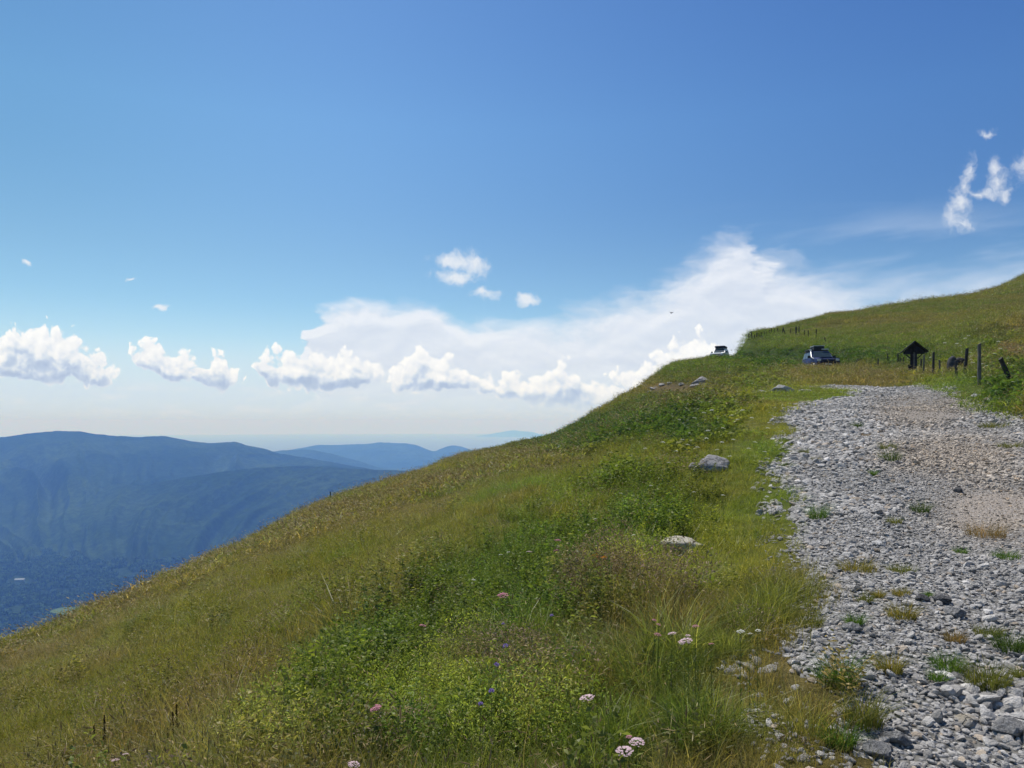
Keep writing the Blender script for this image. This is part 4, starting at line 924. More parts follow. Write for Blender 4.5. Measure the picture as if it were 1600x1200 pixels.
def p_mist(seed, n=330, rad_=.16, z0=.10, z1=.32, s_=.0055, mi=3, L=.012):
    P_ = Proto(seed)
    for _ in range(14): x, y = disc(P_.R, rad_ * .6); P_.blade(x, y, P_.R.uniform(.15, .3), P_.R.uniform(.1, .5), .002, P_.R.uniform(.3, .8), 3)
    for _ in range(n):
        x, y = disc(P_.R, rad_); z = P_.R.uniform(z0, z1) * (1 - .35 * (math.hypot(x, y) / rad_) ** 2); P_.leaf(np.array([x, y, z]), P_.R.normal(size=3) + np.array([0, 0, .6]), L * P_.R.uniform(.6, 1.5), s_ * P_.R.uniform(.6, 1.3), P_.R.uniform(), mi)
    return P_.mesh('flower_mist')
def p_broad(seed, n=42, rad_=.35, hh=(.1, .5), L=(.10, .2), wl=.075):
    P_ = Proto(seed)
    for _ in range(n):
        x, y = disc(P_.R, rad_); z = P_.R.uniform(*hh) * (1 - .5 * (math.hypot(x, y) / rad_) ** 2); a = P_.R.uniform(0, 6.28); P_.blade(x * .6, y * .6, z, .3, .008, .2, 2)
        P_.leaf(np.array([x, y, z]), np.array([math.cos(a), math.sin(a), P_.R.uniform(-.3, .6)]), P_.R.uniform(*L), wl * P_.R.uniform(.6, 1.3), P_.R.uniform())
    for _ in range(30): x, y = disc(P_.R, rad_); P_.blade(x, y, P_.R.uniform(.2, .5), P_.R.uniform(.2, .8), .009, P_.R.uniform(), 3)
    return P_.mesh('rank_weed')
def p_far(seed, n=60, rad_=.5, hh=(.1, .36), w_=.016, heads=14):
    P_ = Proto(seed)
    for _ in range(n): x, y = disc(P_.R, rad_); P_.blade(x, y, P_.R.uniform(*hh), P_.R.uniform(.2, .9), w_ * P_.R.uniform(.6, 1.3), P_.R.uniform(), 2)
    for _ in range(heads): x, y = disc(P_.R, rad_); e, d = P_.blade(x, y, P_.R.uniform(.28, .48), P_.R.uniform(.1, .5), w_ * .3, .8, 2); P_.head(e, d, .07, .018, P_.R.uniform(), 2, .5)
    return P_.mesh('meadow_clump')
def proto_set(name, makers):
    c = bpy.data.collections.new(name)
    for i, me in enumerate(makers):
        o = bpy.data.objects.new('%s_%02d' % (name, i), me); c.objects.link(o)
    return c
GR = proto_set('grass_kinds',
    [p_turf(1), p_turf(2), p_turf(3, h=(.04, .1), n=80), p_turf(4, h=(.1, .24), n=55),          # 0-3 turf
     p_hay(5), p_hay(6), p_hay(7, stems=14), p_hay(8, hh=(.25, .5), stems=6),                       # 4-7 hay
     p_tussock(9), p_tussock(10, n=130, hh=(.15, .35)), p_tussock(11, rad_=.14, n=200),             # 8-10 tussock
     p_far(12), p_far(13), p_far(14, heads=26), p_far(15, heads=4, hh=(.1, .28))])                  # 11-14 far clumps
HB_ = proto_set('herb_kinds',
    [p_herb(21), p_herb(22, L=(.03, .055), wl=.013), p_herb(23, stems=16, hh=(.1, .26), L=(.02, .035), wl=.008, per=18),   # 0-2
     p_spike(24), p_spike(25),                                                                     # 3-4
     p_mist(26), p_mist(27, mi=1, s_=.006, L=.014, n=420, z0=.04, z1=.22),                         # 5 brown mist, 6 leafy mist
     p_broad(28), p_broad(29, wl=.05, L=(.08, .16)), p_broad(30, n=60, hh=(.05, .35))])            # 7-9

def scatter(name, coll, pos, rot, scl, idx, tint, kind='stuff', mats=None):
    me = bpy.data.meshes.new(name); me.vertices.add(len(pos)); me.vertices.foreach_set('co', np.asarray(pos, np.float32).ravel())
    for nm, typ, key, arr in (('rot', 'FLOAT_VECTOR', 'vector', rot), ('scl', 'FLOAT_VECTOR', 'vector', scl)):
        a = me.attributes.new(nm, typ, 'POINT'); a.data.foreach_set(key, np.asarray(arr, np.float32).ravel())
    a = me.attributes.new('idx', 'INT', 'POINT'); a.data.foreach_set('value', np.asarray(idx, np.int32))
    a = me.attributes.new('tint', 'FLOAT_COLOR', 'POINT'); a.data.foreach_set('color', np.c_[tint, np.ones(len(tint))].astype(np.float32).ravel())
    me.update(); o = link(name, me)
    g = bpy.data.node_groups.new(name + '_scatter', 'GeometryNodeTree'); g.interface.new_socket('Geometry', in_out='INPUT', socket_type='NodeSocketGeometry'); g.interface.new_socket('Geometry', in_out='OUTPUT', socket_type='NodeSocketGeometry')
    n = g.nodes; gi = n.new('NodeGroupInput'); go = n.new('NodeGroupOutput'); ci = n.new('GeometryNodeCollectionInfo'); ci.inputs['Collection'].default_value = coll; ci.inputs['Separate Children'].default_value = True; ci.inputs['Reset Children'].default_value = True
    ip = n.new('GeometryNodeInstanceOnPoints'); ip.inputs['Pick Instance'].default_value = True
    def na(nm, dt): q = n.new('GeometryNodeInputNamedAttribute'); q.data_type = dt; q.inputs['Name'].default_value = nm; return [s_ for s_ in q.outputs if s_.enabled and s_.name == 'Attribute'][0]
    L_ = g.links; L_.new(gi.outputs[0], ip.inputs['Points']); L_.new(ci.outputs[0], ip.inputs['Instance']); L_.new(na('idx', 'INT'), ip.inputs['Instance Index'])
    L_.new(na('rot', 'FLOAT_VECTOR'), ip.inputs['Rotation']); L_.new(na('scl', 'FLOAT_VECTOR'), ip.inputs['Scale']); L_.new(ip.outputs[0], go.inputs[0])
    md = o.modifiers.new('scatter', 'NODES'); md.node_group = g; tag(o, kind=kind); return o

def ring(r0, r1, dens, half=44.0):
    a0 = rad(half); n = int(dens * a0 * (r1 * r1 - r0 * r0)); r = np.sqrt(rng.uniform(r0 * r0, r1 * r1, n)); a = rng.uniform(-a0, a0, n)
    return r * np.sin(a), r * np.cos(a)
RXa = np.array(RX)
def clear_of_rocks(x, y, pad=0.0):
    ok = np.ones(x.shape, bool)
    for (a, b, c_) in RXa:
        if c_ > 0: ok &= (((x - a + .35 * c_ * a / b) ** 2 + ((y - b + .35 * c_)) ** 2) > (c_ * 1.08) ** 2)
    return ok
def visible(x, y, z, marg=.02):
    # keep what lies before the crest of the hillside as seen along its own direction (with a margin), drop what nothing could show
    return np.ones(x.shape, bool)
pos = []; idx = []; scl = []; tin = []; hp = []; hi = []; hs = []; ht = []
for (r0, r1, dens, sc) in [(1.6, 6, 150, 1.0), (6, 12, 85, 1.15), (12, 24, 42, 1.35), (24, 50, 15, 1.5), (50, 130, 4.6, 2.0), (130, 270, 1.1, 3.6)]:
    x, y = ring(r0, r1, dens, 44.0 if r0 < 12 else 56.0)
    if r0 >= 130: k_ = x > 40 + y * .15; x, y = x[k_], y[k_]
    z = height(x, y)
    if r0 < 50: rd = road_d(x, y)
    else: rd = np.full(x.shape, -9.0)
    t, w_, u, v = zones(x, y, z)
    keep = (rd < .02) & clear_of_rocks(x, y)
    # the verge is thin and stony near the gravel
    thin = sst(rd, -.55, 0) * .45; keep &= rng.uniform(size=x.shape) > thin
    keep &= ~((w_['track'] > .5) & (rng.uniform(size=x.shape) < .5)); keep &= ~((w_['bare'] > .4) & (rng.uniform(size=x.shape) < .85))
    x, y, z, rd, t, u, v = x[keep], y[keep], z[keep], rd[keep], t[keep], u[keep], v[keep]; w_ = {k_: a[keep] for k_, a in w_.items()}
    n = len(x); q = rng.uniform(size=n)
    far = r0 >= 24
    ismeadow = np.ones(n)
    i_ = np.where(q < .45, rng.integers(4, 8, n), rng.integers(0, 4, n))
    if far: i_ = np.where(q < .8, rng.integers(11, 14, n), 14)
    vg = np.clip(w_['verge'] * 1.3 + sst(rd, -1.2, -.3), 0, 1); short = rng.uniform(size=n) < vg
    if not far: i_ = np.where(short, rng.integers(0, 4, n), i_)
    else: i_ = np.where(short, 14, i_)
    if r0 < 24: i_ = np.where(rng.uniform(size=n) < w_['tussock'] * .6, rng.integers(8, 11, n), i_); i_ = np.where((rng.uniform(size=n) < .012) , 9, i_)
    s_ = sc * rng.uniform(.7, 1.3, n) * (1 - .35 * short); lush = fbm(x / 1.7, y / 1.7, 3, 91); s_ *= .75 + .6 * sst(lush, .3, .7)
    if far: s_ = s_ * (.75 + .25 * (r0 < 50))
    sh = rng.uniform(.72, 1.28, (n, 1)); hue = rng.normal(0, .09, (n, 1)) * np.array([[1.0, .2, -.2]])
    tn = np.clip(t * sh * (1 + hue) * 1.10, .005, .6)
    # herbs replace part of the grass
    r_ = rng.uniform(size=n); hk = np.full(n, -1)
    hk = np.where(r_ < w_['herb'] * .55, rng.integers(0, 3, n), hk); hk = np.where((r_ < w_['herb'] * .6) & (r_ > w_['herb'] * .56), rng.integers(3, 5, n), hk)
    hk = np.where(r_ < w_['galium'] * .6, np.where(rng.uniform(size=n) < .6, 6, 2), hk); hk = np.where(r_ < w_['panicle'] * .38, 5, hk)
    hk = np.where((hk < 0) & (r_ > .97) & (y < 26), np.array([0, 2, 5, 0, 1])[rng.integers(0, 5, n)], hk)
    hk = np.where(r_ < w_['dark'] * (.5 if far else .6), rng.integers(7, 10, n), hk)
    m_ = hk >= 0
    for A, Bv in ((hp, np.c_[x, y, z][m_]), (hi, hk[m_]), (ht, tn[m_] * np.where(hk[m_] == 6, 1.5, 1.0)[:, None])): A.append(Bv)
    hsc = np.where(hk >= 7, rng.uniform(.6, 1.15, n) * (1 if far else .6), s_ * (1.25 if r0 >= 12 else 1.1)); hs.append(hsc[m_])
    m_ = ~m_; pos.append(np.c_[x, y, z][m_]); idx.append(i_[m_]); scl.append(s_[m_]); tin.append(tn[m_])
def fin(pos, idx, scl, tin, name, coll):
    hz_ = lambda r_: np.interp(r_, [0, 6, 12, 24, 24.5, 50, 50.5, 130], [.95, .85, .66, .5, .40, .36, .42, .40])
    pos = np.concatenate(pos); idx = np.concatenate(idx); scl = np.concatenate(scl); tin = np.concatenate(tin); n = len(pos)
    rot = np.c_[rng.normal(0, .10, n), rng.normal(0, .10, n), rng.uniform(0, 6.283, n)]; zf = hz_(np.hypot(pos[:, 0], pos[:, 1])); zf = np.where((coll is HB_) & (idx >= 7), np.minimum(zf * 2.2, 1), zf); s3 = np.c_[scl, scl, scl * rng.uniform(.75, 1.25, n) * zf]
    print(name, n); return scatter(name, coll, pos, rot, s3, idx, tin)
fin(pos, idx, scl, tin, 'meadow_grass', GR)
fin(hp, hi, hs, ht, 'wild_herbs', HB_)

# ------------------------------------------------------------------ gravel
def stone_proto(i, name='gravel_stone'):
    me = rock_mesh(name, (2, 1.5 + .3 * (i % 3), 1.0 + .2 * (i % 2)), 300 + i, sub=2, facets=11, rough=.08)
    me.materials.append(M_PEB); 
    for p in me.polygons: p.use_smooth = False
    return me
m, nt, out = mat('gravel_stone'); M_PEB = m
ti = nt.new('ShaderNodeAttribute', attribute_name='tint', attribute_type='INSTANCER').outputs['Color']; co = objco(nt)
n1, _ = nt.noise(co, 1.6, 5, .65, dim='3D'); n2, _ = nt.noise(co, 9, 4, .7, dim='3D')
c = nt.mix(1, ti, nt.ramp(n1, [(.3, (.7, .7, .7)), (.55, (1, 1, 1)), (.75, (1.2, 1.18, 1.14))]), 'MULTIPLY')
principled(nt, out, c, .88, .25, bump_h=nt.math('ADD', n1, nt.math('MULTIPLY', n2, .5)), bump_s=.6, bump_d=.15)
ST_ = proto_set('gravel_kinds', [stone_proto(i) for i in range(9)])
pos = []; scl = []; tin = []
for (r0, r1, dens, r_m) in [(1.8, 5.5, 1800, .0155), (5.5, 10, 1000, .019), (10, 18, 700, .021), (18, 42, 290, .029)]:
    x, y = ring(r0, r1, dens, 42); rd = poly_sd(x, y, edge); u, v = to_uv(x, y, height0(x, y)); ru = rng.uniform(size=x.shape)
    rdn = rd + (fbm(x / .7, y / .7, 3, 31) - .5) * .34
    dz = np.clip(ell(u, v, 1400, 708, 60, 6, .6) + ell(u, v, 1510, 712, 60, 14, .6) + ell(u, v, 1560, 790, 70, 18, .6) + ell(u, v, 1540, 815, 50, 12, .6) + ell(u, v, 1440, 660, 90, 20, .7) * .4 + ell(u, v, 1370, 780, 20, 5, .5), 0, 1)
    keep = (rdn > -.03) | ((rdn > -.38) & (ru < .05 + .5 * sst(fbm(x / .5, y / .5, 2, 37), .52, .62)))
    keep &= ~((dz > .3) & (rng.uniform(size=x.shape) < dz * .42))
    for (a_, b_, c_) in TX: keep &= ~((np.abs(x - a_) < c_ * .75) & (np.abs(y - b_) < c_ * .6) & (rng.uniform(size=x.shape) < .8))
    x, y, u, v, rdn = x[keep], y[keep], u[keep], v[keep], rdn[keep]; n = len(x)
    big = fbm(x / 1.8, y / 1.8, 3, 55); s_ = r_m * np.exp(rng.normal(0, .42, n)) * (.7 + .9 * sst(big, .4, .65)); s_ = np.clip(s_, .006, .052 if r0 < 10 else .075); s_ = np.where(rng.uniform(size=n) < .004, s_ * 1.6, s_)
    wn = worn_zone(u, v); s_ = s_ * (1 - .45 * wn)
    z = height(x, y) + s_ * rng.uniform(-.15, .45, n) 
    g_ = rng.uniform(.60, 1.25, (n, 1)) * np.array([[.50, .478, .455]]); g_ = np.where(rng.uniform(size=(n, 1)) < .06, g_ * np.array([[1.12, .98, .82]]), g_); g_ = np.where(rng.uniform(size=(n, 1)) < .06, g_ * 1.45, g_)
    g_ = g_ * (1 + wn[:, None] * np.array([[.10, -.02, -.16]]))
    pos.append(np.c_[x, y, z]); scl.append(s_); tin.append(g_)
pos = np.concatenate(pos); scl = np.concatenate(scl); tin = np.concatenate(tin); n = len(pos); print('gravel', n)
rot = np.c_[rng.normal(0, .45, n), rng.normal(0, .45, n), rng.uniform(0, 6.283, n)]
scatter('gravel_stones', ST_, pos, rot, np.c_[scl * rng.uniform(.8, 1.25, n), scl, scl * rng.uniform(.6, 1.1, n)], rng.integers(0, 9, n), tin)

# ------------------------------------------------------------------ forest in the valley below
m, nt, out = mat('forest_tree'); M_TREE = m
ti = nt.new('ShaderNodeAttribute', attribute_name='tint', attribute_type='INSTANCER').outputs['Color']; co = objco(nt)
n1, _ = nt.noise(co, .35, 4, .7, dim='3D'); c = nt.mix(1, ti, nt.ramp(n1, [(.3, (.5, .5, .55)), (.7, (1.5, 1.5, 1.3))]), 'MULTIPLY')
principled(nt, out, c, 1.0, 0)
def tree_proto(i):
    r = np.random.default_rng(600 + i); bm = bmesh.new(); con = i % 2
    for k_ in range(5 if not con else 4):
        if con: M_ = Matrix.Translation((0, 0, 3 + k_ * 3.2)) @ Matrix.Diagonal((3.6 - k_ * .8, 3.6 - k_ * .8, 2.6, 1))
        else: M_ = Matrix.Translation((r.normal(0, 2.0), r.normal(0, 2.0), 6 + r.uniform(0, 5))) @ Matrix.Diagonal((r.uniform(2.4, 4), r.uniform(2.4, 4), r.uniform(2.4, 3.6), 1))
        bmesh.ops.create_icosphere(bm, subdivisions=2, radius=1, matrix=M_)
    for v_ in bm.verts: v_.co *= 1 + r.normal(0, .06)
    me = bpy.data.meshes.new('forest_tree'); bm.to_mesh(me); bm.free(); me.materials.append(M_TREE); return me
TR = proto_set('tree_kinds', [tree_proto(i) for i in range(6)])
n = 150000; y = rng.uniform(1500, 4200, n) ; u = rng.uniform(-160, 640, n); x = (u - 800) / F * y; keep = rng.uniform(size=n) < (y / 4200) ** 1.2; x, y = x[keep], y[keep]
z = zvalley(x, y); uu, vv = to_uv(x, y, z); fld = np.interp(np.arange(1), [0], [0]); fm = ell(uu, vv, 118, 958, 42, 10, .3) + ell(uu, vv, 30, 960, 16, 3) * .7 + ell(uu, vv, 270, 892, 16, 3) + ell(uu, vv, 110, 908, 12, 3) + ell(uu, vv, 31, 909, 20, 7)
dn = fbm(x / 90, y / 90, 3, 65); keep = (fm < .35) & (dn > .36) & (vv > 800); x, y, z = x[keep], y[keep], z[keep]; n = len(x); print('forest', n)
tn = rng.uniform(.6, 1.4, (n, 1)) * np.where(rng.uniform(size=(n, 1)) < .4, np.array([[.022, .044, .020]]), np.array([[.060, .100, .034]])); s_ = rng.uniform(.6, 1.25, n)
scatter('forest', TR, np.c_[x, y, z], np.c_[np.zeros(n), np.zeros(n), rng.uniform(0, 6.28, n)], np.c_[s_, s_, s_], rng.integers(0, 6, n), tn)

# ------------------------------------------------------------------ grass tufts standing in the gravel, tall clumps, flowers
m, nt, out = mat('tuft_grass'); M_TUFT = m
oc = nt.new('ShaderNodeObjectInfo').outputs['Color']; rn = nt.new('ShaderNodeAttribute', attribute_name='rnd').outputs['Fac']
c = nt.mix(1.0, oc, nt.ramp(rn, [(0, (.55, .62, .6)), (.5, (1, 1, 1)), (.8, (1.35, 1.2, .9)), (1, (2.0, 1.5, 1.6))]), 'MULTIPLY')
d = nt.new('ShaderNodeBsdfDiffuse'); nt.put(d.inputs[0], c); tr = nt.new('ShaderNodeBsdfTranslucent'); nt.put(tr.inputs[0], c)
ms = nt.new('ShaderNodeMixShader'); ms.inputs[0].default_value = .45; nt.l.new(d.outputs[0], ms.inputs[1]); nt.l.new(tr.outputs[0], ms.inputs[2]); nt.l.new(ms.outputs[0], out.inputs[0])
def tuft_mesh(name, seed, n, r, hh, w_, bend=(.2, 1.4), heads=0):
    P_ = Proto(seed)
    for _ in range(n):
        x, y = disc(P_.R, r); az = math.atan2(y, x) + P_.R.normal(0, .9); P_.blade(x, y, P_.R.uniform(*hh) * (1 - .35 * math.hypot(x, y) / r), P_.R.uniform(*bend), w_ * P_.R.uniform(.6, 1.4), P_.R.uniform(), 3, az=az)
    for _ in range(heads):
        x, y = disc(P_.R, r); e, d_ = P_.blade(x, y, hh[1] * P_.R.uniform(1, 1.4), P_.R.uniform(.05, .4), w_ * .5, .8, 4); P_.head(e, d_, .035, .005, P_.R.uniform(), 0, .8)
    me = raw_mesh(name, np.array(P_.v), np.array(P_.f), {'rnd': ('FLOAT', np.array(P_.r))}, smooth=False); me.materials.append(M_TUFT); return me
CG = {'green': (.10, .19, .03, 1), 'dark': (.07, .12, .025, 1), 'yellow': (.24, .22, .05, 1), 'straw': (.26, .19, .07, 1), 'olive': (.16, .18, .04, 1)}
for i, (u, v, wp, hp_, col, lab) in enumerate(TUFTS):
    x, y, z = hit(u, v); S = y / F; me = tuft_mesh('grass_tuft', 900 + i, int(110 + wp * 4), wp * S * .5, (hp_ * S * .8, hp_ * S * 2.5), max(.0035, .5 * S))
    o = link('grass_tuft', me, loc=(x, y, z + .012)); o.scale = (1, .75, 1); o.color = CG[col]; tag(o, lab, 'grass tuft', 'grass tufts growing in the gravel')
for i, (u, v, hp_, rr_, n_, col, lab) in enumerate([(642, 1045, 135, .10, 26, 'olive', 'group of tall thin grass stalks on the left edge of the dark green herbs'), (848, 1035, 130, .07, 60, 'dark', 'tall upright dark green grass clump in the middle of the foreground'),
      (1090, 1150, 95, .15, 240, 'green', 'large arching green tussock in the lower centre near the road'), (905, 1185, 80, .12, 150, 'olive', 'drooping olive tussock at the bottom edge below the pink-white flower'), (1190, 1000, 60, .14, 130, 'yellow', 'yellow-green tussock beside the stony verge'),
      (520, 1040, 60, .13, 150, 'olive', 'pale combed tussock at the left of the foreground herbs'), (1110, 650, 10, .2, 60, 'yellow', 'small yellow tussock right of the dark green hollow')]):
    x, y, z = hit(u, v); S = y / F; up = i < 2
    o = link('tall_grass', tuft_mesh('tall_grass', 950 + i, n_, rr_, (hp_ * S * .45, hp_ * S * 1.0), .0042, (.02, .3) if up else (.3, 1.5), heads=8 if i in (0, 3) else 0), loc=(x, y, z)); o.color = CG[col]; tag(o, lab, 'tall grass')

# flowers
def fmat(name, col, tr_=.3):
    m, nt, out = mat(name); d = nt.new('ShaderNodeBsdfDiffuse'); co = objco(nt); n, _ = nt.noise(co, 60, 3, .6, dim='3D')
    c = nt.mix(n, tuple(k_ * .75 for k_ in col), tuple(min(1, k_ * 1.2) for k_ in col)); nt.put(d.inputs[0], c); t_ = nt.new('ShaderNodeBsdfTranslucent'); nt.put(t_.inputs[0], c)
    ms = nt.new('ShaderNodeMixShader'); ms.inputs[0].default_value = tr_; nt.l.new(d.outputs[0], ms.inputs[1]); nt.l.new(t_.outputs[0], ms.inputs[2]); nt.l.new(ms.outputs[0], out.inputs[0]); return m
M_PINK = fmat('pink_white_petal', (.80, .62, .66)); M_ROSE = fmat('rose_petal', (.62, .30, .38)); M_WPET = fmat('white_petal', (.80, .80, .72)); M_VIO = fmat('violet_petal', (.36, .27, .55)); M_ORA = fmat('orange_petal', (.85, .38, .02)); M_STEM = fmat('green_stem', (.10, .15, .04), .2)
def umbel_mesh(name, r, seed, florets=70):
    R_ = np.random.default_rng(seed); V = []; Q = []
    for k_ in range(florets):
        a = R_.uniform(0, 6.283); q = r * math.sqrt(R_.uniform()); cx_, cy_ = q * math.cos(a), q * math.sin(a); cz = -.35 * q * q / r + R_.normal(0, r * .05); s_ = r * .16 * R_.uniform(.7, 1.3)
        for p_ in range(5):
            b_ = p_ * 1.2566 + a; i0 = len(V); dx, dy = math.cos(b_), math.sin(b_)
            V += [(cx_, cy_, cz), (cx_ + s_ * .6 * math.cos(b_ - .5), cy_ + s_ * .6 * math.sin(b_ - .5), cz + s_ * .25), (cx_ + s_ * dx, cy_ + s_ * dy, cz + s_ * .2), (cx_ + s_ * .6 * math.cos(b_ + .5), cy_ + s_ * .6 * math.sin(b_ + .5), cz + s_ * .25)]; Q.append((i0, i0 + 1, i0 + 2, i0 + 3))
    return raw_mesh(name, np.array(V), np.array(Q), smooth=False)
def ball_mesh(name, r, seed):
    R_ = np.random.default_rng(seed); V = []; Q = []
    for k_ in range(70):
        d_ = R_.normal(size=3); d_[2] = abs(d_[2]) - .25; d_ /= np.linalg.norm(d_); s_ = np.cross(d_, R_.normal(size=3)); s_ /= np.linalg.norm(s_); i0 = len(V)
        V += [d_ * r * .25 - s_ * r * .05, d_ * r * .25 + s_ * r * .05, d_ * r + s_ * r * .14, d_ * r - s_ * r * .14]; Q.append((i0, i0 + 1, i0 + 2, i0 + 3))
    return raw_mesh(name, np.array(V), np.array(Q), smooth=False)
def stem_mesh(h, r=.0022, leaves=5, seed=0, rays=0, R0=.03):
    R_ = random.Random(seed); bm = bmesh.new()
    def seg(a, b, ra, rb):
        a, b = Vector(a), Vector(b); dd = b - a; bmesh.ops.create_cone(bm, cap_ends=True, segments=6, radius1=ra, radius2=rb, depth=dd.length, matrix=Matrix.Translation((a + b) / 2) @ dd.to_track_quat('Z', 'Y').to_matrix().to_4x4())
    seg((0, 0, -.02), (.004, .002, h * .5), r, r * .9); seg((.004, .002, h * .5), (0, 0, h - R0 * .6), r * .9, r * .7)
    for k_ in range(rays): a = 6.283 * k_ / rays; seg((0, 0, h - R0 * .6), (R0 * .7 * math.cos(a), R0 * .7 * math.sin(a), h - .004), r * .4, r * .3)
    for k_ in range(leaves):
        z_ = h * (.12 + .7 * k_ / max(1, leaves)); a = R_.uniform(0, 6.28); L = .05 * (1 - .5 * k_ / leaves); w_ = .006; c_, s_ = math.cos(a), math.sin(a)
        vv = [bm.verts.new(p) for p in ((0, 0, z_), (L * .5 * c_ - w_ * s_, L * .5 * s_ + w_ * c_, z_ + .015), (L * c_, L * s_, z_ + .02), (L * .5 * c_ + w_ * s_, L * .5 * s_ - w_ * c_, z_ + .015))]; bm.faces.new(vv)
    me = bpy.data.meshes.new('stem'); bm.to_mesh(me); bm.free(); return me
FP = {}
def flower(kind, u, v, px, label, group, h=.36, name='wild_flower', cat='flower'):
    x, y, z = hit(u, v, h); r = px / F * y / 2 * (.85 if kind != 'white' or px < 9 else .6); key = kind
    mt = {'pink': M_PINK, 'rose': M_ROSE, 'white': M_WPET, 'violet': M_VIO, 'orange': M_ORA}[kind]
    if key not in FP:
        st = bpy.data.meshes.new('x') if 0 else stem_mesh(.36, rays=7 if kind in ('pink', 'white', 'rose') else 0, seed=len(FP)); st.materials.append(M_STEM)
        hd = umbel_mesh('flower_head', .03, 7 + len(FP)) if kind in ('pink', 'white', 'rose') else ball_mesh('flower_head', .016, 9 + len(FP)); hd.materials.append(mt); FP[key] = (st, hd)
        root = link(name, None); s1 = link('stem', st, None, root); s2 = link('flower_head', hd, None, root, loc=(0, 0, .36)); FP[key] = (root, s1, s2, True)
    R_, A, B, fresh = FP[key]
    if fresh: root, a, b = R_, A, B; FP[key] = (R_, A, B, False)
    else:
        root = R_.copy(); a = A.copy(); b = B.copy()
        for q in (root, a, b): ROOT.objects.link(q)
        a.parent = root; b.parent = root
    base_r = .03 if kind in ('pink', 'white', 'rose') else .016
    root.location = (x, y, z); root.rotation_euler = (0, 0, u * 1.7 % 6.28); k_ = r / base_r
    a.scale = (max(.6, k_ * .6), max(.6, k_ * .6), h / .36); b.scale = (k_, k_, k_); b.location = (0, 0, h); b.rotation_euler = ((u % 7 - 3) * .06, (v % 5 - 2) * .08, 0)
    for q in (root,): 
        for kk_ in ('label', 'category', 'group'):
            if kk_ in q: del q[kk_]
    tag(root, label, cat, group); return root
GP = 'pink-white umbel flowers in the foreground'
for u, v, px, kd, lab in [(917, 1087, 28, 'pink', 'pale pink flower head in the lower centre above the drooping tussock'), (976, 1170, 32, 'pink', 'largest whitish pink flower head at the bottom centre'), (995, 1156, 28, 'pink', 'whitish pink flower head just above right of the largest one'),
    (983, 1150, 12, 'rose', 'small dusky head attached at the left of the upper whitish pink one'), (1070, 999, 26, 'pink', 'elongated pink-white head in the group right of centre'), (1050, 988, 16, 'pink', 'round pale pink head at the left above the elongated one'), (1028, 990, 14, 'rose', 'dull pink head at the left end of the group right of centre'),
    (1075, 992, 10, 'pink', 'tiny pink head touching the elongated one from above'), (1087, 977, 13, 'rose', 'dull rose head above right of the elongated one'), (1111, 1005, 10, 'rose', 'small rose head at the right end of the group'), (1029, 975, 9, 'rose', 'tiny rose head above the dull pink one'), (1022, 968, 9, 'rose', 'smallest faint rose head, topmost of the group'),
    (785, 928, 22, 'rose', 'pink flower head at the top of the dark green herbs'), (587, 1105, 22, 'rose', 'pink flower head in the left part of the foreground herbs'), (590, 1101, 12, 'rose', 'small pink head at the upper right of the left herb-patch flower'), (660, 976, 13, 'rose', 'brownish pink head beside the tall thin grass stalks'),
    (872, 843, 13, 'rose', 'pink head on the meadow left of the lichen-covered stone'), (869, 859, 12, 'rose', 'pink head just below the one left of the lichen-covered stone'), (827, 861, 11, 'pink', 'pale head farthest left of the two pink meadow heads'), (553, 1192, 22, 'pink', 'pale pink head at the bottom edge left of centre'),
    (180, 1186, 14, 'pink', 'whitish head at the bottom left of the meadow'), (196, 1177, 11, 'pink', 'small whitish head beside the bottom left one'), (1157, 985, 20, 'white', 'flat white head on the stony verge'), (1172, 989, 13, 'white', 'small white head at the right of the flat white one'), (1184, 984, 14, 'white', 'white head nearest the gravel on the stony verge')]:
    flower(kd, u, v, px, lab, GP, h=.40 if v > 900 else .34)
GV = 'violet flowers in the foreground herbs'
for u, v, px, lab in [(790, 1010, 14, 'bright violet flower, uppermost by the yellowed leaves'), (776, 1039, 13, 'violet flower just below the uppermost one'), (768, 1080, 14, 'blue-violet flower above the brown haze of dead grass'), (751, 1100, 12, 'dark violet flower, lowest of all'), (786, 975, 8, 'faint violet flower among dark herbs, topmost and smallest'), (862, 962, 9, 'tiny mauve flower beside the tall dark clump')]:
    flower('violet', u, v, px * .8, lab, GV, h=.38)
flower('orange', 928, 869, 15, 'bright orange flower on the meadow above the brown grass', 'orange flowers', h=.25); flower('orange', 943, 872, 11, 'duller orange flower right beside the bright orange one', 'orange flowers', h=.25)
GW = 'scattered small white umbel flowers'
wl = [(1100, 644), (1112, 640), (1062, 655), (1072, 663), (1085, 652), (1143, 648), (1160, 640), (1152, 655), (1175, 652), (1106, 672), (1130, 668), (1146, 686), (1104, 684), (1128, 690), (1090, 698), (1120, 702), (1075, 694), (1066, 686), (1180, 690), (1170, 700), (1200, 668), (1056, 704), (1036, 690), (1008, 700), (1045, 722), (1195, 705), (1140, 712), (970, 770), (1198, 775), (1206, 783), (1084, 768), (1017, 758), (955, 706), (1130, 773), (930, 810), (990, 835), (782, 866), (795, 862), (1063, 867), (740, 905),
      (1516, 550), (1517, 561), (1520, 566), (1534, 568), (1541, 571), (1522, 588), (1516, 556), (1563, 544), (1554, 552), (1508, 528), (1513, 524), (1500, 540), (1454, 558), (1433, 540), (1583, 596), (1560, 533), (1476, 535), (1495, 536)]
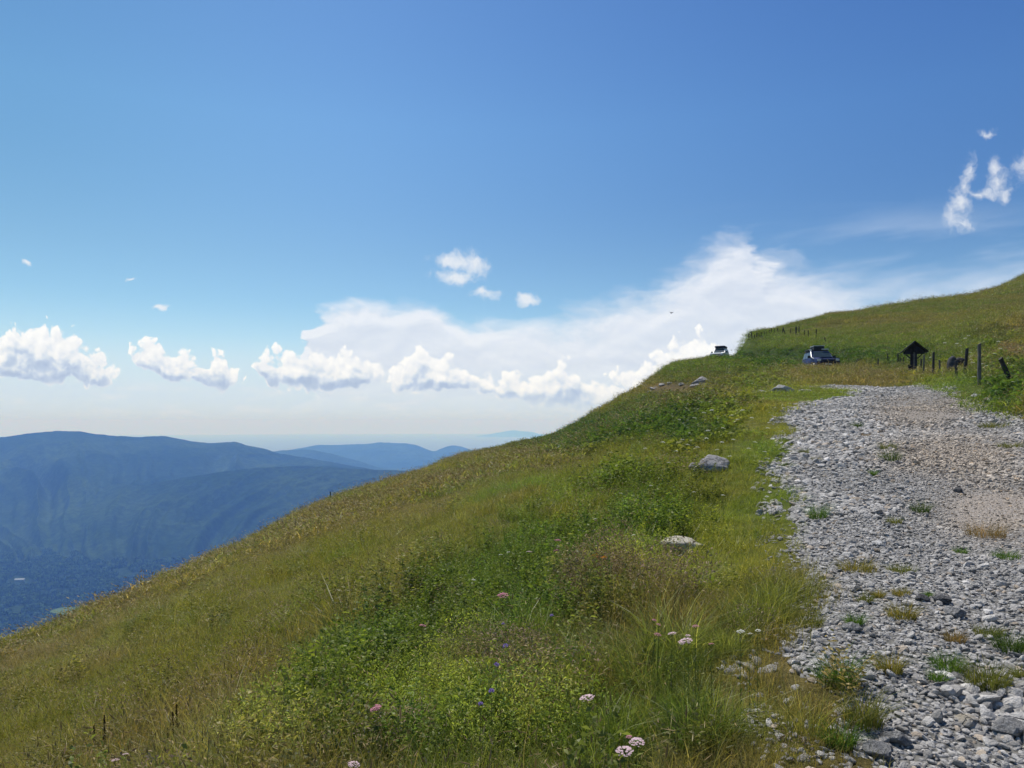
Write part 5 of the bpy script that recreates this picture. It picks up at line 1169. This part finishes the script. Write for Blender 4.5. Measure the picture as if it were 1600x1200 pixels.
for i, (u, v) in enumerate(wl):
    bank = v < 630 and u > 1400
    flower('white', u, v, 7.5 if v > 630 else 6, 'small white flower head on the green bank behind the fence posts' if bank else ('small white flower head in the yellow-green grass left of the road' if v < 720 else 'little white flower head in the open grass below the cracked boulder'), GW, h=.30 if v > 640 else .40)
# dark seed stalks
def stalk(u, v, hp_, label):
    x, y, z = hit(u, v); S = y / F; t = link('seed_stalk', None, loc=(x, y, z)); tag(t, label, 'seed stalk', 'dark seed stalks at the lower left'); h = hp_ * S
    st = stem_mesh(h, .0025, 4, int(u), 0, .01); link('stem', st, M_STEM, t); R_ = np.random.default_rng(int(u)); V = []; Q = []
    for k_ in range(170):
        zz = h * (.45 + .57 * R_.uniform()); a = R_.uniform(0, 6.28); tt = (zz / h - .45) / .57; rr_ = .011 * (1 - .65 * tt) * R_.uniform(.3, 1); c_ = np.array([rr_ * math.cos(a), rr_ * math.sin(a), zz]); d_ = R_.normal(size=3) * .004; e_ = np.cross(d_, R_.normal(size=3)); e_ = e_ / np.linalg.norm(e_) * .004; i0 = len(V); V += [c_ - d_ - e_ * .5, c_ + e_, c_ + d_ + e_ * .5, c_ - e_]; Q.append((i0, i0 + 1, i0 + 2, i0 + 3))
    link('seed_head', raw_mesh('seed_head', np.array(V), np.array(Q), smooth=False), M_DOCK, t)
M_DOCK = fmat('dark_brown_seed', (.060, .035, .022), .1)
for u, v, hp_, lab in [(163, 1185, 66, 'thickest dark seed stalk at the lower left'), (147, 1180, 46, 'dark seed stalk left of the thickest one'), (270, 1175, 62, 'tall dark seed stalk, leftmost of the right pair'), (276, 1172, 70, 'tallest dark seed stalk of the right pair'), (262, 1180, 42, 'short dark stalk left of the right pair'), (398, 1160, 50, 'dark bent seed stalk by the yellow-green herbs'), (556, 990, 28, 'left of two short dark stalks in the meadow above the herbs'), (562, 992, 30, 'right of two short dark stalks in the meadow above the herbs'), (460, 1090, 50, 'dark knapweed-like stalk at the upper left edge of the herbs')]:
    stalk(u, v, hp_, lab)
